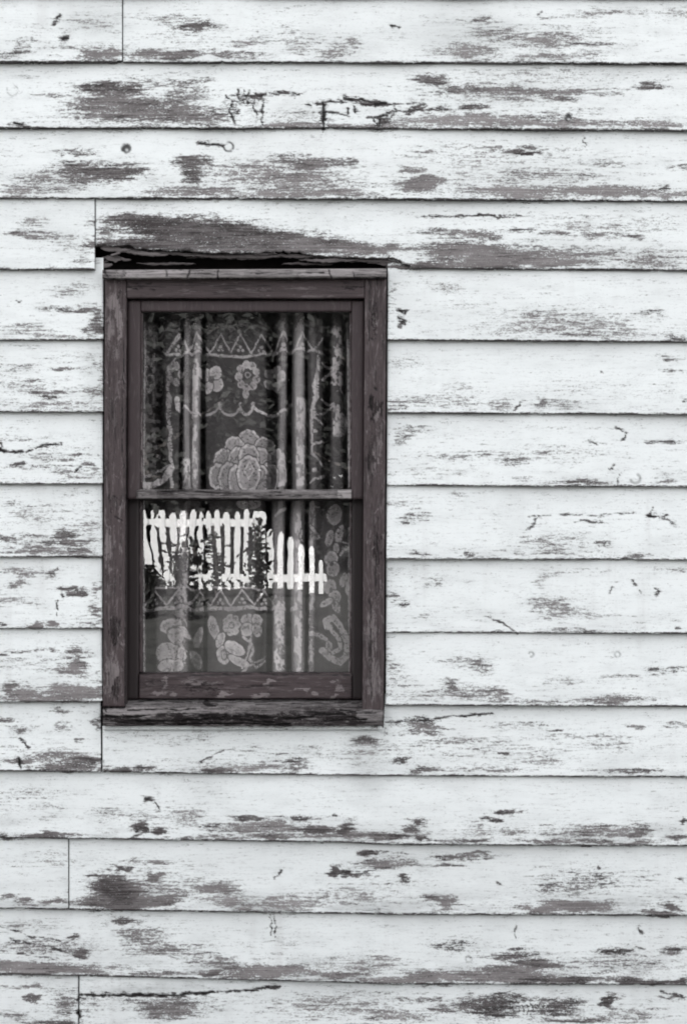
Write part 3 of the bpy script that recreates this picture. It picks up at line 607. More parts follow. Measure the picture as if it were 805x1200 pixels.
# glazing beads, thin slivers of light putty beside the glass
for (xa, xb, ya, yb, f, par) in ((165.2, 167.6, 366, 572, UF + .009, US), (409.8, 412, 366, 572, UF + .009, US), (163.8, 167.6, 587, 788, LF + .008, LS), (409.6, 412.2, 587, 788, LF + .008, LS)):
    upright('glazing_bead', xa, xb, xa - .3, xb - .3, ya, yb, f, f + .012, M_frame_v, par, blobs([(166, 520, 3, 60, .9, -.1), (411, 510, 3, 60, .9, -.2), (411, 700, 3, 70, .7, .1)], base=(.2, .3, 0)), 41, bevel=.0006, st=.8)

# window glass: old, slightly wavy
mg, t = mat_new('old window glass'); q = NT(t)
geo = q.n('ShaderNodeNewGeometry'); dt = q.n('ShaderNodeVectorMath', operation='DOT_PRODUCT')
q.put(dt.inputs[0], geo.outputs['Normal']); q.put(dt.inputs[1], geo.outputs['Incoming'])
gz = q.m('POWER', q.m('SUBTRACT', 1., q.m('ABSOLUTE', dt.outputs['Value'])), 5.)      # Schlick, both faces of the pane
frs = q.m('ADD', .125, q.m('MULTIPLY', gz, .875))
tr = q.n('ShaderNodeBsdfTransparent'); tr.inputs[0].default_value = (.93, .93, .93, 1)
gl = q.n('ShaderNodeBsdfGlossy'); gl.inputs['Roughness'].default_value = 0.002; gl.inputs[0].default_value = (1, 1, 1, 1)
mx = q.n('ShaderNodeMixShader'); q.put(mx.inputs[0], frs); q.put(mx.inputs[1], tr.outputs[0]); q.put(mx.inputs[2], gl.outputs[0])
co = q.n('ShaderNodeTexCoord').outputs['Object']
dust = q.m('MULTIPLY', q.ss(q.noise(co, (9, 9, 14), 1, 6, .7), .45, .8), .025)
df = q.n('ShaderNodeBsdfDiffuse'); df.inputs[0].default_value = (.5, .49, .49, 1)
mx2 = q.n('ShaderNodeMixShader'); q.put(mx2.inputs[0], dust); q.put(mx2.inputs[1], mx.outputs[0]); q.put(mx2.inputs[2], df.outputs[0])
q.put(q.n('ShaderNodeOutputMaterial').inputs[0], mx2.outputs[0])
def pane(x0, x1, y0, y1, d, par, seed, amp, leftamp, rip=0):
    n, m_ = 170, 130
    X, Y = np.meshgrid(np.linspace(x0, x1, n), np.linspace(y0, y1, m_), indexing='ij')
    vx, vy, vz = P(X.ravel(), Y.ravel(), np.full(X.size, d))
    H = amp * (fbm(X / 34, Y / 60, seed, 2) - .5) + amp * .12 * (fbm(X / 9, Y / 11, seed + 3, 1) - .5)
    lf = np.exp(-((X - x0) / 22.) ** 2); H = H + leftamp * lf * np.sin((Y - 640) / 26.)
    H = H + rip * (fbm(X / 6, Y / 13, seed + 8, 2) - .5) * sstep(.40, .62, fbm(X / 45, Y / 60, seed + 12, 2)) * (1 - sstep(300, 330, X))
    H = H - H.mean()
    vy = vy + H.ravel()
    gi = np.arange(X.size).reshape(X.shape)
    V = np.stack([vx, vy, vz], 1)
    F = np.stack([gi[:-1, :-1], gi[:-1, 1:], gi[1:, 1:], gi[1:, :-1]], -1).reshape(-1, 4)
    return mesh_obj('pane', V, F, mg, par)
pane(165, 412.6, 365, 574, UF + .022, US, 3, 7e-5, 0)
pane(163.2, 412.6, 586, 789, LF + .020, LS, 5, 4.0e-5, 4.6e-5, 1.9e-5)

# sill: sloping weathered top, split front
panel('sill', lin(147, 426.5), cst(817.5), cst(828.), lambda X, Y: .075 - (Y - 817.5) / 10.5 * .085, lambda X, Y: .09 + 0 * X, M_bare_h, win, seed=51,
      wearfn=blobs([(200, 824, 60, 9, .9, .35), (300, 824, 90, 9, .9, .5), (400, 824, 40, 9, .9, .6), (246, 826, 8, 4, .9, 1.)], base=(.5, .5, .5), cracks=[(.6, [(150, 822), (240, 823), (330, 822)]), (1.0, [(240, 826), (250, 827)]), (.5, [(300, 825), (420, 824)])]),
      crackdepth=.001, wob=.1, step=.8)
def sillfront(X, Y): return -.012 - .034 * sstep(827.5, 838, Y) - .002 * np.sin(X / 40.) + .003 * (fbm(X / 60, Y / 3, 7, 3) - .5)
panel('sill_nosing', lin(121, 449.3, 1.0), lambda x: 828.3 + np.where((x < 147) | (x > 424.5), 1.5, 0.) - 0, lambda x: 851 + 1.2 * (fbm(x / 20, x * 0, 9, 3) - .5), sillfront, flat(.08), M_bare_h, win, seed=52,
      wearfn=blobs([(190, 832, 70, 5, .85, .35), (300, 832, 60, 4, .85, .6), (400, 833, 40, 6, .8, .75), (137, 834, 14, 6, .7, .3), (190, 845, 80, 6, 1.1, .95), (300, 845, 80, 6, 1.1, 1.1), (390, 843, 50, 8, 1., .9), (435, 840, 14, 8, .9, .5)],
                   base=(.5, .7, .6), cracks=[(1.2, [(124, 838), (150, 840), (200, 836), (260, 838)]), (1.8, [(220, 838), (280, 837), (330, 841), (370, 840)]), (2.2, [(240, 842), (290, 839), (330, 842)]), (1.3, [(150, 845), (190, 846), (250, 843), (320, 846)]),
                                             (1.0, [(130, 846), (160, 849), (260, 849), (340, 848)]), (1.2, [(370, 838), (400, 836), (420, 842)]), (.9, [(380, 846), (430, 843)]), (.9, [(400, 832), (440, 836)]), (1.2, [(340, 833), (380, 836)]),
                                             (.7, [(150, 832), (230, 831)]), (1.3, [(122, 826), (126, 834)])]),
      crackdepth=.007, wob=.8, step=.9)
panel('sill_apron', lin(121, 447.5), cst(849.8), lambda x: 855.2 + .0 * x, flat(-.0245), flat(.0), M_siding, win, seed=53,
      wearfn=blobs([(300, 853, 100, 4, .3, .4), (438, 853, 12, 4, .6, .5)], base=(.1, .3, .1)), wob=.4, step=1.0)

# ------------------------------------------------------------------ rot above the window: splinters and torn fibres in the dark gap
def splinter(x0, x1, yc, thick, d, seed, tilt=0., mat=None):
    xs = lin(x0, x1, 1.2); u = (xs - x0) / (x1 - x0)
    prof = np.sqrt(np.clip(np.sin(np.pi * np.clip(u, .02, .98)), 0, 1))
    n = fbm(xs / 7, xs * 0, seed, 4, .6) - .5
    mid = yc + tilt * (u - .5) + n * 3
    th = thick * prof * (.5 + fbm(xs / 5, xs * 0, seed + 4, 3)) + .2
    panel('splinter', xs, lambda x: np.interp(x, xs, mid - th / 2), lambda x: np.interp(x, xs, mid + th / 2), flat(d), flat(d + .012), mat or M_rot, wall, seed=seed,
          wearfn=blobs([], base=(.5, .15, .3)), wob=.2, step=1.0, crackdepth=.001)
for a in ((118, 155, 293, 6, -.003, 61, 3), (124, 142, 303, 6, .004, 62, 2), (112, 132, 311, 5, .004, 63, -2), (150, 240, 297, 4, .000, 64, 3), (225, 330, 300, 5, -.002, 65, 0), (268, 312, 302, 4, .003, 66, 1),
          (300, 400, 300, 4, .001, 67, 2), (350, 420, 305, 3.5, .005, 68, 2), (400, 468, 305, 4, .000, 69, 3), (430, 478, 309, 4, .004, 70, 2), (160, 230, 309, 3, .022, 71, 0), (330, 390, 309, 3, .020, 72, 0), (452, 480, 313, 3, -.004, 73, 1)):
    splinter(*a)

rs = random.Random(5)
for i in range(26):
    x0 = rs.uniform(112, 450) if i > 7 else rs.uniform(112, 150); ln_ = rs.uniform(14, 60) if i > 7 else rs.uniform(8, 22)
    yb_ = float(np.interp(x0 + ln_ / 2, rot_x, rot_y)); yy = yb_ + rs.uniform(-1, 7 if i > 7 else 20)
    splinter(x0, min(x0 + ln_, 482), min(yy, 313), rs.uniform(1.8, 4.5), rs.uniform(-.012, .016), 700 + i, rs.uniform(-3, 3))
# ------------------------------------------------------------------ lace curtain
ml, t = mat_new('lace'); q = NT(t)
co = q.n('ShaderNodeTexCoord').outputs['Object']
la, dk = q.attr('lace'), q.attr('soil')
wv = q.noise(co, (420, 420, 420), 1, 2, .5); wv2 = q.noise(co, (60, 60, 12), 1, 4, .6)
al = q.m('MULTIPLY', la, q.m('ADD', .62, q.m('MULTIPLY', wv, .76)), clamp=True)
al = q.m('MULTIPLY', al, q.m('ADD', .72, q.m('MULTIPLY', wv2, .56)), clamp=True)
df = q.n('ShaderNodeBsdfDiffuse'); q.put(df.inputs[0], q.mix(dk, (.88, .84, .848), (.42, .37, .38)))
tr = q.n('ShaderNodeBsdfTransparent')
mx = q.n('ShaderNodeMixShader'); q.put(mx.inputs[0], al); q.put(mx.inputs[1], tr.outputs[0]); q.put(mx.inputs[2], df.outputs[0])
q.put(q.n('ShaderNodeOutputMaterial').inputs[0], mx.outputs[0])

def lace_pattern(X, Y):
    """how closely the thread is worked (0 open net, 1 solid) at window positions, plus painted glints"""
    X = X + (fbm(X / 20, Y / 60, 401, 2) - .5) * 3 + (fbm(X / 4, Y / 4, 403, 2) - .5) * 1.5; Y = Y + (fbm(X / 30, Y / 30, 402, 2) - .5) * 4 + (fbm(X / 4, Y / 4, 404, 2) - .5) * 1.5
    L = np.zeros(X.shape)
    def ln(pts, hw, v=.8): 
        nonlocal L
        L = np.maximum(L, v * (1 - sstep(hw, hw + .9, seg_dist(X, Y, pts))))
    def el(cx, cy, rx, ry, v=.7, rim=.0, ang=0, cut=True, lobes=0, la=.12):
        nonlocal L
        c, s = math.cos(ang), math.sin(ang); u = ((X - cx) * c + (Y - cy) * s) / rx; w_ = (-(X - cx) * s + (Y - cy) * c) / ry
        r = np.hypot(u, w_)
        if lobes: r = r * (1 + la * np.cos(lobes * np.arctan2(w_, u)))
        m = min(rx, ry)
        inside = 1 - sstep(1 - .5 / m, 1 + .5 / m, r)
        val = v + (rim - v) * sstep(1 - 3.0 / m, 1 - 1.6 / m, r) if rim else v
        out = (1 - sstep(1 + .3 / m, 1 + 1.8 / m, r)) * (1 - inside) if cut else 0
        L = L * (1 - out * .9) * (1 - inside) + val * inside
    def zig(x0, x1, yt, yb, n, hw=.7, v=.62):
        pts = []
        for i in range(n + 1): pts.append((x0 + (x1 - x0) * i / n, yt if i % 2 else yb))
        ln(pts, hw, v)
        for i in range(1, n, 2):
            x = x0 + (x1 - x0) * i / n
            for dx, dy in ((-2.5, -3), (2.5, -3), (0, -7)): el(x + dx, yb + dy, 1.9, 1.9, v * .9, cut=False)
    # upper panel
    zig(197, 380, 393, 414, 15); ln([(194, 415), (240, 415.5), (265, 418), (290, 418), (312, 413), (345, 412), (378, 413)], 1.1, .66)
    for i in range(18): el(176 + i * 13.5, 383 + 3 * math.sin(i * 2.1), 3.5, 3, .34, cut=False)
    for a in range(4):
        el(248 + 8 * math.cos(a * 1.57 + .6), 446 + 10 * math.sin(a * 1.57 + .6), 7, 8.5, .7, .9)
    el(248, 446, 2.5, 3, .2)
    for a in range(9):
        el(291 + 10.5 * math.cos(a * .698 + .3), 441 + 14 * math.sin(a * .698 + .3), 4.6, 5, .66, .85, cut=False)
    el(291, 440, 4, 4, .0, .5, cut=False); el(289, 462, 4, 6, .7, cut=False); el(284, 436, 1.5, 3, .3, cut=False)
    for a in range(5): el(321 + 7 * math.cos(a * 1.257), 443 + 10 * math.sin(a * 1.257), 5.5, 6.5, .42, .55, cut=False)
    for a in range(5): el(205 + 7 * math.cos(a * 1.257), 438 + 10 * math.sin(a * 1.257), 4, 5, .25, .4, cut=False)
    for (xa, xb) in ((216, 258), (258, 283), (283, 297), (297, 340)):
        ln([(xa + (xb - xa) * u, 478 + 9 * (math.sin(math.pi * u) ** .7)) for u in np.linspace(0, 1, 9)], 1.2, .72); el(xb, 474, 2.2, 2.6, .7, cut=False)
    for (cx, cy, rx, ry) in ((292, 517, 12, 13), (275, 525, 12, 13), (309, 525, 12, 13), (262, 541, 12, 15), (322, 541, 11, 15), (254, 558, 9, 15), (329, 558, 7, 15), (280, 541, 12, 17), (305, 541, 12, 17), (292, 536, 11, 15),
                             (268, 560, 12, 18), (315, 560, 12, 18), (279, 562, 11, 17), (305, 562, 11, 17), (292, 555, 13, 21)):
        el(cx, cy, rx, ry, .44, .95, lobes=9, la=.03)
    for a in range(10): el(292 + 5.5 * math.cos(a * .628), 551 + 7.5 * math.sin(a * .628), 1.1, 1.3, .05, cut=False)
    ln([(292, 541), (297, 551), (292, 561), (287, 551), (292, 541)], .5, .85)
    for (xa, ya) in ((197, 430), (197, 462), (198, 500), (199, 536)):
        ln([(xa, ya), (xa + 3, ya + 10), (xa, ya + 22), (xa + 2, ya + 34)], 1.3, .55)
    for i in range(28): el(200 + 1.2 * math.sin(i), 478 + i * 3.3, 1.2, 1.2, .75, cut=False)
    ln([(166, 571), (180, 566), (192, 560), (200, 548)], 3.2, .85); ln([(170, 560), (186, 550), (198, 545)], 1.0, .5)
    el(199, 470, 3.6, 9, .75, cut=False); el(209.5, 474, 4, 10, .9, cut=False, ang=-.2)  # two bright reflections in the glass, painted as solid thread
    ln([(184, 395), (200, 383)], .8, .5); ln([(197, 413), (210, 396)], 1, .6); ln([(205, 420), (196, 436), (206, 430)], .8, .45)
    for i in range(14): el(181 + 5 * math.sin(i * 1.9), 418 + i * 10.5, 2.4, 2.6, .32, cut=False)
    ln([(373, 418), (373, 440), (369, 452), (372, 466), (366, 482), (365, 500), (366, 520)], 1.5, .8)
    for i in range(26): el(372.5 - (i > 10) * 3 - (i > 16) * 3, 424 + i * 4, 1.4, 1.5, .85, cut=False)
    for pts in ([(365, 488), (378, 484)], [(365, 488), (378, 496)], [(378, 516), (366, 524), (366, 532), (378, 546)], [(364, 566), (380, 556)], [(378, 425), (390, 432)], [(378, 444), (391, 434)], [(378, 468), (390, 474)], [(390, 474), (378, 484)]):
        ln(pts, .9, .6)
    el(370, 507, 2, 2, .7); el(369, 552, 2.5, 2.5, .75)
    for i, yy in enumerate((398, 412, 425, 438, 452, 466, 480, 494)):
        el(395 + 2 * math.sin(i * 2), yy, 2, 2.4, .05, cut=False)
    el(398, 500, 7, 14, .5, .6, ang=.4)
    el(330, 545, 4.4, 5, .8, cut=False); el(330, 545, 2, 2.6, .3, cut=False); el(331, 530, 1, 5, .2, cut=False); el(330, 562, 1, 5, .2, cut=False)
    # the rail of the panel below
    zig(170, 322, 692, 710, 12); ln([(166, 714), (230, 713), (310, 713), (345, 716)], 1.8, .66); ln([(183, 690), (310, 689)], .8, .5)
    el(292, 590, 14, 8, .4, .5)
    for a in range(7): el(272 + 6.5 * math.cos(a * .9), 732 + 8.5 * math.sin(a * .9), 4.6, 5.2, .5, .64, cut=False)
    el(272, 732, 2.6, 3, .15, .5)
    for dx, dy in ((-6, -5), (6, -5), (-6, 6), (6, 6)): el(295 + dx, 732 + dy, 6.5, 7, .48, .64)
    el(250, 735, 6, 14, .48, .62, ang=-.25); el(258, 750, 5, 10, .5, .62, ang=.35); el(262, 768, 9, 11, .5, .66); el(275, 760, 13, 8, .55, .7, ang=.5); el(280, 776, 14, 5, .5, .66, ang=.5); el(262, 768, 3, 5, .15, .5)
    ln([(286, 746), (293, 752), (296, 762), (292, 775), (300, 782), (310, 775)], 1.1, .6); ln([(294, 745), (290, 768), (284, 784)], .9, .5); ln([(283, 790), (296, 778), (310, 770)], 1.0, .5)
    el(200, 735, 11, 9, .55, .7); el(212, 744, 13, 6, .6, .8, ang=.25); el(205, 748, 7, 11, .5, .65, ang=-.5); el(196, 766, 12, 12, .48, .62, ang=.3); el(212, 770, 6, 9, .6, .8); el(212, 770, 2.5, 4, .15); el(200, 782, 14, 8, .5, .6)
    el(232, 745, 5, 12, .4, .5, ang=.3); el(230, 772, 6, 12, .35, .5, ang=-.4)
    for (cx, cy, rx, ry, an) in ((392, 605, 9, 12, 0), (398, 627, 5, 11, .3), (386, 632, 5, 10, .3), (394, 644, 4, 6, 0), (388, 656, 8, 9, 0), (390, 668, 8, 9, .2), (386, 688, 8, 9, 0), (392, 700, 8, 8, 0), (394, 712, 5, 8, -.4), (382, 706, 8, 4, -.5), (403, 680, 4, 9, .3), (408, 690, 3, 8, 0)):
        el(cx, cy, rx, ry, .42, .6, ang=an)
    for cx, cy in ((388, 662), (387, 692), (391, 707)): el(cx, cy, 2.2, 3, .1, cut=False)
    ln([(399, 652), (404, 645), (410, 643)], 1, .5); ln([(398, 635), (410, 638)], .8, .5)
    ln([(383, 735), (382, 728), (390, 725), (397, 732), (403, 742), (407, 754), (406, 768), (398, 776), (386, 770), (378, 763)], 3.4, .62)
    ln([(386, 735), (391, 742), (398, 750), (399, 760), (390, 764)], 2.2, .55); el(385, 757, 4, 6, .1, .5, cut=False)
    ln([(362, 748), (372, 744), (382, 750)], 2.0, .55)
    ln([(358, 600), (375, 595)], .8, .5); ln([(364, 617), (375, 630), (364, 637)], .9, .5); ln([(325, 606), (335, 596)], 1, .5)
    # selvedges
    ln([(168.5, 380), (168.5, 790)], .9, .5); ln([(409.5, 400), (410.5, 572)], .8, .6); ln([(409.5, 620), (409.5, 790)], .8, .45)
    def worked(cx, hw, y0, y1, v, sx=5., sy=8., t=.47):   # close irregular work gathered in a fold
        nonlocal L
        m = (1 - sstep(hw - 1, hw + .6, abs(X - cx))) * sstep(y0 - 3, y0 + 3, Y) * (1 - sstep(y1 - 3, y1 + 3, Y))
        n = fbm(X / sx, Y / sy, int(cx) + 500, 3, .6)
        L = np.maximum(L, m * v * sstep(t - .06, t + .08, n)); L = L * (1 - .7 * m * (abs(n - t + .02) < .018))
    worked(349, 6, 606, 790, .85, 5, 9, .46); worked(328, 5, 700, 790, .75, 4, 8, .50); worked(395, 6.5, 385, 512, .8, 5, 8, .45)
    worked(231, 4.5, 425, 492, .95, 4, 8, .40); worked(231, 4, 500, 572, .6, 4, 9, .5); worked(352, 6, 470, 572, .85, 5, 9, .44); worked(219, 5, 540, 572, .7, 4, 8, .44)
    worked(366, 4, 590, 790, .5, 4, 9, .52); worked(176, 6, 380, 560, .28, 4, 6, .52); worked(213, 8, 600, 790, .42, 6, 8, .53); worked(186, 8, 370, 470, .22, 4, 5, .54)
    for k_ in range(9): worked(200 + k_ * 22, 11, 370, 392, .26, 5, 5, .53)
    # thread worked unevenly, worn and open in places
    L = L * (.52 + .62 * fbm(X / 3.2, Y / 3.2, 405, 3)) * (.45 + 1.0 * fbm(X / 22, Y / 30, 406, 2))
    L = L * (1 - .5 * sstep(.66, .75, vn(X / 1.9, Y / 1.9, 407)))
    return L
# folds: centre, half width, forward push, cloth thickness seen (1 = single net)
FU = [(168, 4, .6, 1.2), (205, 7, .2, 1.1), (220, 4.5, .9, 2.3), (231, 5, 1., 2.5), (268, 20, .1, 1.15), (296, 14, .15, 1.15), (331, 5, .9, 2.3), (352, 6.5, 1., 2.7), (367, 4, .5, 1.6), (396, 6, .6, 1.7), (409, 3, .5, 1.5)]
GU = [(181, 7, .6), (239.5, 3, .05), (318, 7, .25), (340, 3, .1), (360, 1.8, .1), (382, 5, .3), (404.5, 2.5, .4), (213, 2.2, .3), (190, 4, .6)]
FLo = [(167, 3, .6, 1.4), (196, 12, .4, 1.3), (213, 8, .9, 1.9), (262, 16, .15, 1.3), (290, 14, .2, 1.3), (326, 8, .9, 2.3), (349, 7, 1., 2.6), (366, 4.5, .8, 2.0), (390, 16, .2, 1.2)]
GLo = [(176, 6, .15), (230, 8, .5), (242, 2.4, .05), (315, 3.5, .12), (338, 3, .1), (359, 2.2, .1), (305, 5, .7)]
def fold(X, Y):
    k = sstep(560, 620, Y)
    def one(F, Gp):
        th = np.ones(X.shape); fw = np.zeros(X.shape)
        for c, w_, f, s in F:
            e = np.exp(-np.abs((X - c + 1.5 * np.sin(Y / 60. + c)) / w_) ** 3.5); th = np.maximum(th, 1 + (s - 1) * e); fw = np.maximum(fw, f * e)
        for c, w_, s in Gp:
            e = np.exp(-np.abs((X - c + 1.2 * np.sin(Y / 70. + c)) / w_) ** 4); th = th * (1 - (1 - s) * e); fw = fw - .5 * e
        return th, fw
    a, b = one(FU, GU), one(FLo, GLo)
    return a[0] * (1 - k) + b[0] * k, a[1] * (1 - k) + b[1] * k
cx_ = np.arange(148, 430, .8); cy_ = np.arange(345, 812, .8)
X, Y = np.meshgrid(cx_, cy_, indexing='ij')
th, fw = fold(X, Y); lp = lace_pattern(X + 3.0 * fw * np.sin(X / 7.), Y + 3.5 * fw)
net = .08 * np.where(th < 1, th ** 2.5, th ** 1.8) * (.75 + .5 * fbm(X / 4, Y / 40, 333, 3))
lace = np.clip(np.where(th < .6, net * .5 + lp * th * .8, net + lp * (.80 + .12 * th)), 0, .95)
lace = lace * (.35 + .65 * sstep(362, 400, Y))
soil = np.clip(.25 + .5 * (fbm(X / 30, Y / 50, 77, 3) - .4), 0, .8)
dep = .092 - .013 * fw + .003 * np.sin(X / 9.) + .004 * (fbm(X / 25, Y / 120, 5, 2) - .5)
vx, vy, vz = P(X.ravel(), Y.ravel(), dep.ravel())
gi = np.arange(X.size).reshape(X.shape)
cur = mesh_obj('lace_curtain', np.stack([vx, vy, vz], 1), np.stack([gi[:-1, :-1], gi[:-1, 1:], gi[1:, 1:], gi[1:, :-1]], -1).reshape(-1, 4), ml, None, {'lace': lace.ravel(), 'soil': soil.ravel()})
tag(cur, 'sheer lace curtain with rose and zigzag pattern hanging in folds behind the window glass', 'curtain')

# ------------------------------------------------------------------ dim room behind, house volume
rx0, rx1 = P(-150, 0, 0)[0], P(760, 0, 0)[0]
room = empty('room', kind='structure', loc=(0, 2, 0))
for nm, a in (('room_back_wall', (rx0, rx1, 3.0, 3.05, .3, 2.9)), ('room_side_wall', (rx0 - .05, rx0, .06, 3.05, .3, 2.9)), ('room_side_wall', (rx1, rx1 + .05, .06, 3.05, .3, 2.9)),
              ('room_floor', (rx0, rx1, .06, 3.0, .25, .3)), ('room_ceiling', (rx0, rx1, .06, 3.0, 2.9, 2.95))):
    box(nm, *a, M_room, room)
hx0, hx1 = P(XL, 0, 0)[0], P(XR, 0, 0)[0]
zt = P(0, -480, 0)[2]
house = empty('house_shell', kind='structure', loc=(0, 3, 0))
box('foundation', hx0, hx1, .02, 6, -.1, P(0, 1632, 0)[2] if P(0, 1632, 0)[2] > 0 else .02, M_stone, house)
box('end_wall', hx0 - .02, hx0 + .04, .036, 6, 0, zt, M_siding, house); box('end_wall', hx1 - .04, hx1 + .02, .036, 6, 0, zt, M_siding, house)
box('rear_wall', hx0, hx1, 5.96, 6.02, 0, zt, M_siding, house)
rv = [(hx0 - .3, -.30, zt), (hx1 + .3, -.30, zt), (hx1 + .3, 3, zt + 2.2), (hx0 - .3, 3, zt + 2.2), (hx0 - .3, 6.3, zt), (hx1 + .3, 6.3, zt)]
rv += [(x, y, z + .06) for x, y, z in rv]
mesh_obj('roof', rv, [(0, 1, 2, 3), (3, 2, 5, 4), (6, 9, 8, 7), (9, 10, 11, 8), (0, 6, 7, 1), (4, 5, 11, 10), (0, 3, 9, 6), (3, 4, 10, 9), (1, 7, 8, 2), (2, 8, 11, 5)], M_roof, house, smooth=False)
mesh_obj('soffit', [(hx0 - .3, -.295, zt - .01), (hx1 + .3, -.295, zt - .01), (hx1 + .3, 6.2, zt - .01), (hx0 - .3, 6.2, zt - .01)], [(0, 1, 2, 3)], M_siding, house, smooth=False)

# ------------------------------------------------------------------ across the lawn: the picket fence mirrored in the lower pane
FY = -22.5; KR = S * (D - FY) / D     # metres per pixel at the mirrored fence
fence = empty('picket_fence', 'sunlit white picket fence mirrored in the lower window pane', 'fence', loc=(0, FY, .3))
def fx(px): return (px - 402.5) * KR
def fz(py): return ZC - (py - 600) * KR
def picket(px, ytop, ybot, w_=6.4):
    x = fx(px); h = w_ / 2 * KR; z1, z0 = fz(ytop), fz(ybot)
    out = [(-h, z0), (h, z0), (h, z1 - .05), (h * .45, z1), (-h * .45, z1), (-h, z1 - .05)]
    v = [(x + a, FY + .011, b) for a, b in out] + [(x + a, FY - .011, b) for a, b in out]
    f = [tuple(range(6)), tuple(range(11, 5, -1))] + [(i, i + 6, (i + 1) % 6 + 6, (i + 1) % 6) for i in range(6)]
    mesh_obj('picket', v, f, M_fence, fence, smooth=False)
px = 171.0; pk = []
while px > -330: pk.append((px, 598, 690)); px -= 10.6
px = 181.6
while px < 311: pk.append((px, 599 + 2 * math.sin(px), 690 + 2 * math.sin(px * 1.7))); px += 10.6
pk += [(318, 621, 689), (328.5, 624, 689), (340, 630, 690), (351.5, 638, 691), (363.5, 640, 695), (376, 656, 697)]
for a in pk: picket(*a)
box('top_rail', fx(-335), fx(304), FY - .045, FY - .012, fz(617), fz(608), M_fence, fence)
box('bottom_rail', fx(-335), fx(384), FY - .045, FY - .012, fz(682), fz(673), M_fence, fence)
for p_ in (-330, -120, 90, 305): box('post', fx(p_) - .045, fx(p_) + .045, FY - .14, FY - .046, .2, fz(600), M_fence, fence)

# trees beyond the fence (their dark mass is what the upper pane mirrors)
def tree_meshes(seed):
    r = random.Random(seed); H = 7.5 + r.random() * 2
    V, F = [], []
    def tube(p0, p1, r0, r1, n=7):
        a = Vector(p0); b = Vector(p1); dn = (b - a).normalized(); u = dn.orthogonal().normalized(); v = dn.cross(u); base = len(V)
        for c, rr in ((a, r0), (b, r1)):
            for i in range(n):
                an = 2 * math.pi * i / n; V.append(tuple(c + (u * math.cos(an) + v * math.sin(an)) * rr))
        for i in range(n): F.append((base + i, base + (i + 1) % n, base + n + (i + 1) % n, base + n + i))
    pts = [(0, 0, -.3), (.1, .05, H * .25), (-.05, .1, H * .5), (.1, 0, H * .8)]
    for i in range(3): tube(pts[i], pts[i + 1], .2 - i * .05, .15 - i * .05)
    cl = []
    for i in range(36):
        a = r.random() * 6.28; zz = H * (.05 + .8 * r.random()); L = (1.2 + r.random() * 1.2) * (1.15 - zz / H * .6)
        e = (math.cos(a) * L, math.sin(a) * L, zz + .5 + r.random() * .6); tube((0.03, .03, zz), e, .06, .02, 5); cl.append(e)
    cl += [(0, 0, H * .95), (0, 0, H * .75), (.4, .2, .9), (-.5, .1, 1.1), (.1, -.6, 1.0)]
    LV, LF = [], []
    for c in cl:
        for k in range(5):
            cc = (c[0] + r.gauss(0, .45), c[1] + r.gauss(0, .45), max(.35, c[2] + r.gauss(0, .4)))
            for j in range(56):
                p = Vector((cc[0] + r.gauss(0, .3), cc[1] + r.gauss(0, .3), max(.05, cc[2] + r.gauss(0, .26))))
                u = Vector((r.gauss(0, 1), r.gauss(0, 1), r.gauss(0, .6))).normalized() * .10; v = u.orthogonal().normalized() * .07
                b = len(LV); LV += [tuple(p - u), tuple(p + v), tuple(p + u), tuple(p - v)]; LF.append((b, b + 1, b + 2, b + 3))
    return (V, F), (LV, LF)
tm = [tree_meshes(s) for s in (1, 2, 3)]
WV, WF, WM, nb = [], [], [], 0
for i in range(30):
    x = -18 + (i % 20) * 1.6 + random.uniform(-.5, .5) + (i > 19) * 7; y = -32 - (i % 3) * 3.0 - (i > 19) * 8; a = i * 1.7; c_, s_ = math.cos(a), math.sin(a)
    for mi, (V_, F_) in enumerate(tm[i % 3]):
        V_ = np.array(V_); V2 = np.stack([x + V_[:, 0] * c_ - V_[:, 1] * s_, y + V_[:, 0] * s_ + V_[:, 1] * c_, V_[:, 2] + .28], 1)
        WV.append(V2); WF.append(np.array(F_) + nb); WM += [mi] * len(F_); nb += len(V2)
wood = mesh_obj('woodland', np.concatenate(WV), np.concatenate(WF), M_bark, None, smooth=False, origin=(0, -35, 0))
wood.data.materials.append(M_leaf); wood.data.polygons.foreach_set('material_index', WM)
tag(wood, 'dark leafy trees beyond the fence mirrored as shade in the upper pane', 'trees', kind='stuff')

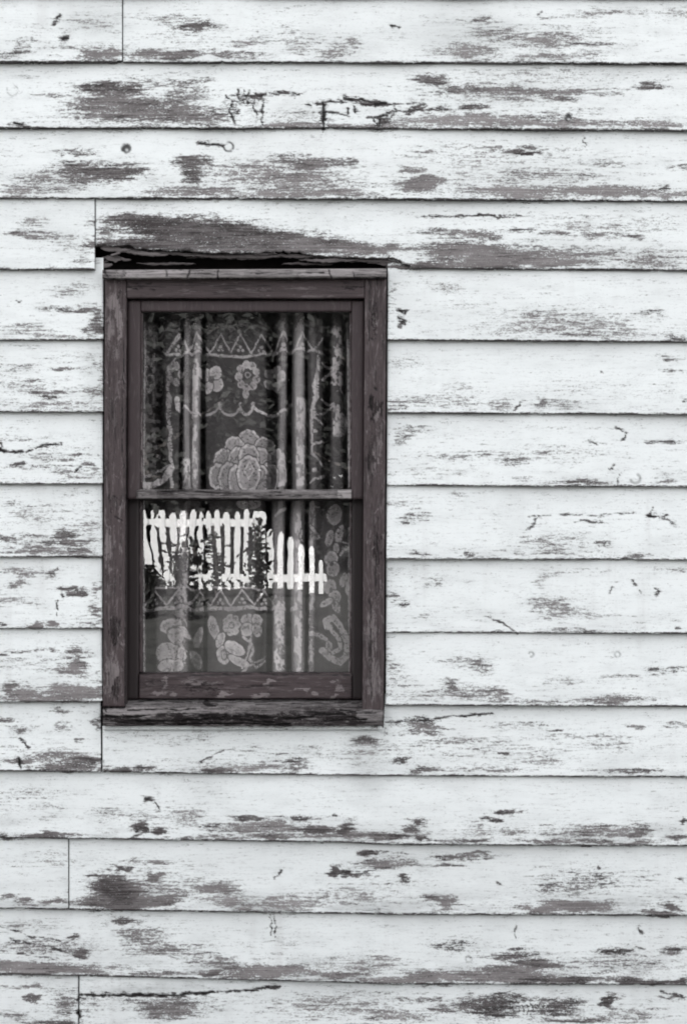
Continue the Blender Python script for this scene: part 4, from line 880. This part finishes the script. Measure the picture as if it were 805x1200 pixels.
# low straggling shrubs on the lawn, in front of parts of the fence as the pane mirrors it
def shrub(cx, half, ytop, ybot, dist, n, seed, label):
    r = random.Random(seed); k = S * (D + dist) / D; x0 = (cx - 402.5) * k; zb = .30 * float(sstep(-6, -22, np.array(-dist))); zt_ = ZC - (ytop - 600) * k
    t_ = empty('garden_shrub', label, 'shrub', loc=(x0, -dist, zb)); SV, SF, LV, LF = [], [], [], []
    for i in range(9):
        a = r.uniform(0, 6.28); h = (zt_ - zb) * r.uniform(.6, 1.0); e = Vector((math.cos(a) * half * k * r.uniform(.2, 1), math.sin(a) * half * k * r.uniform(.2, 1), h))
        for seg in range(3):
            p = Vector((e.x * (seg / 3) ** 1.3, e.y * (seg / 3) ** 1.3, h * seg / 3)); q_ = Vector((e.x * ((seg + 1) / 3) ** 1.3, e.y * ((seg + 1) / 3) ** 1.3, h * (seg + 1) / 3)); b = len(SV); w_ = .012 - .003 * seg
            for c in (p, q_):
                for u in range(4): SV.append((c.x + w_ * math.cos(u * 1.571), c.y + w_ * math.sin(u * 1.571), c.z))
            for u in range(4): SF.append((b + u, b + (u + 1) % 4, b + 4 + (u + 1) % 4, b + 4 + u))
        for j in range(n):
            u = r.random() ** .7; c = Vector((e.x * u ** 1.3 + r.gauss(0, .07), e.y * u ** 1.3 + r.gauss(0, .07), h * u + r.gauss(0, .05)))
            d1 = Vector((r.gauss(0, 1), r.gauss(0, 1), r.gauss(0, .7))).normalized() * .05; d2 = d1.orthogonal().normalized() * .025; b = len(LV)
            LV += [tuple(c - d1), tuple(c + d2), tuple(c + d1), tuple(c - d2)]; LF.append((b, b + 1, b + 2, b + 3))
    o = wloc(t_)
    mesh_obj('stem', np.array(SV) + np.array(o), SF, M_bark, t_, smooth=False); mesh_obj('foliage', np.array(LV) + np.array(o), LF, M_leaf, t_, smooth=False)
shrub(216, 17, 614, 700, 17.5, 55, 3, 'wide straggling shrub hiding the middle of the mirrored fence')
shrub(303, 9, 606, 700, 18.5, 34, 4, 'narrow shrub just left of the low fence pickets')
shrub(174, 12, 660, 705, 18.0, 45, 6, 'low shrub before the left end of the mirrored fence')
shrub(252, 6, 604, 700, 19.0, 20, 9, 'thin spindly shrub between the two leafier ones')
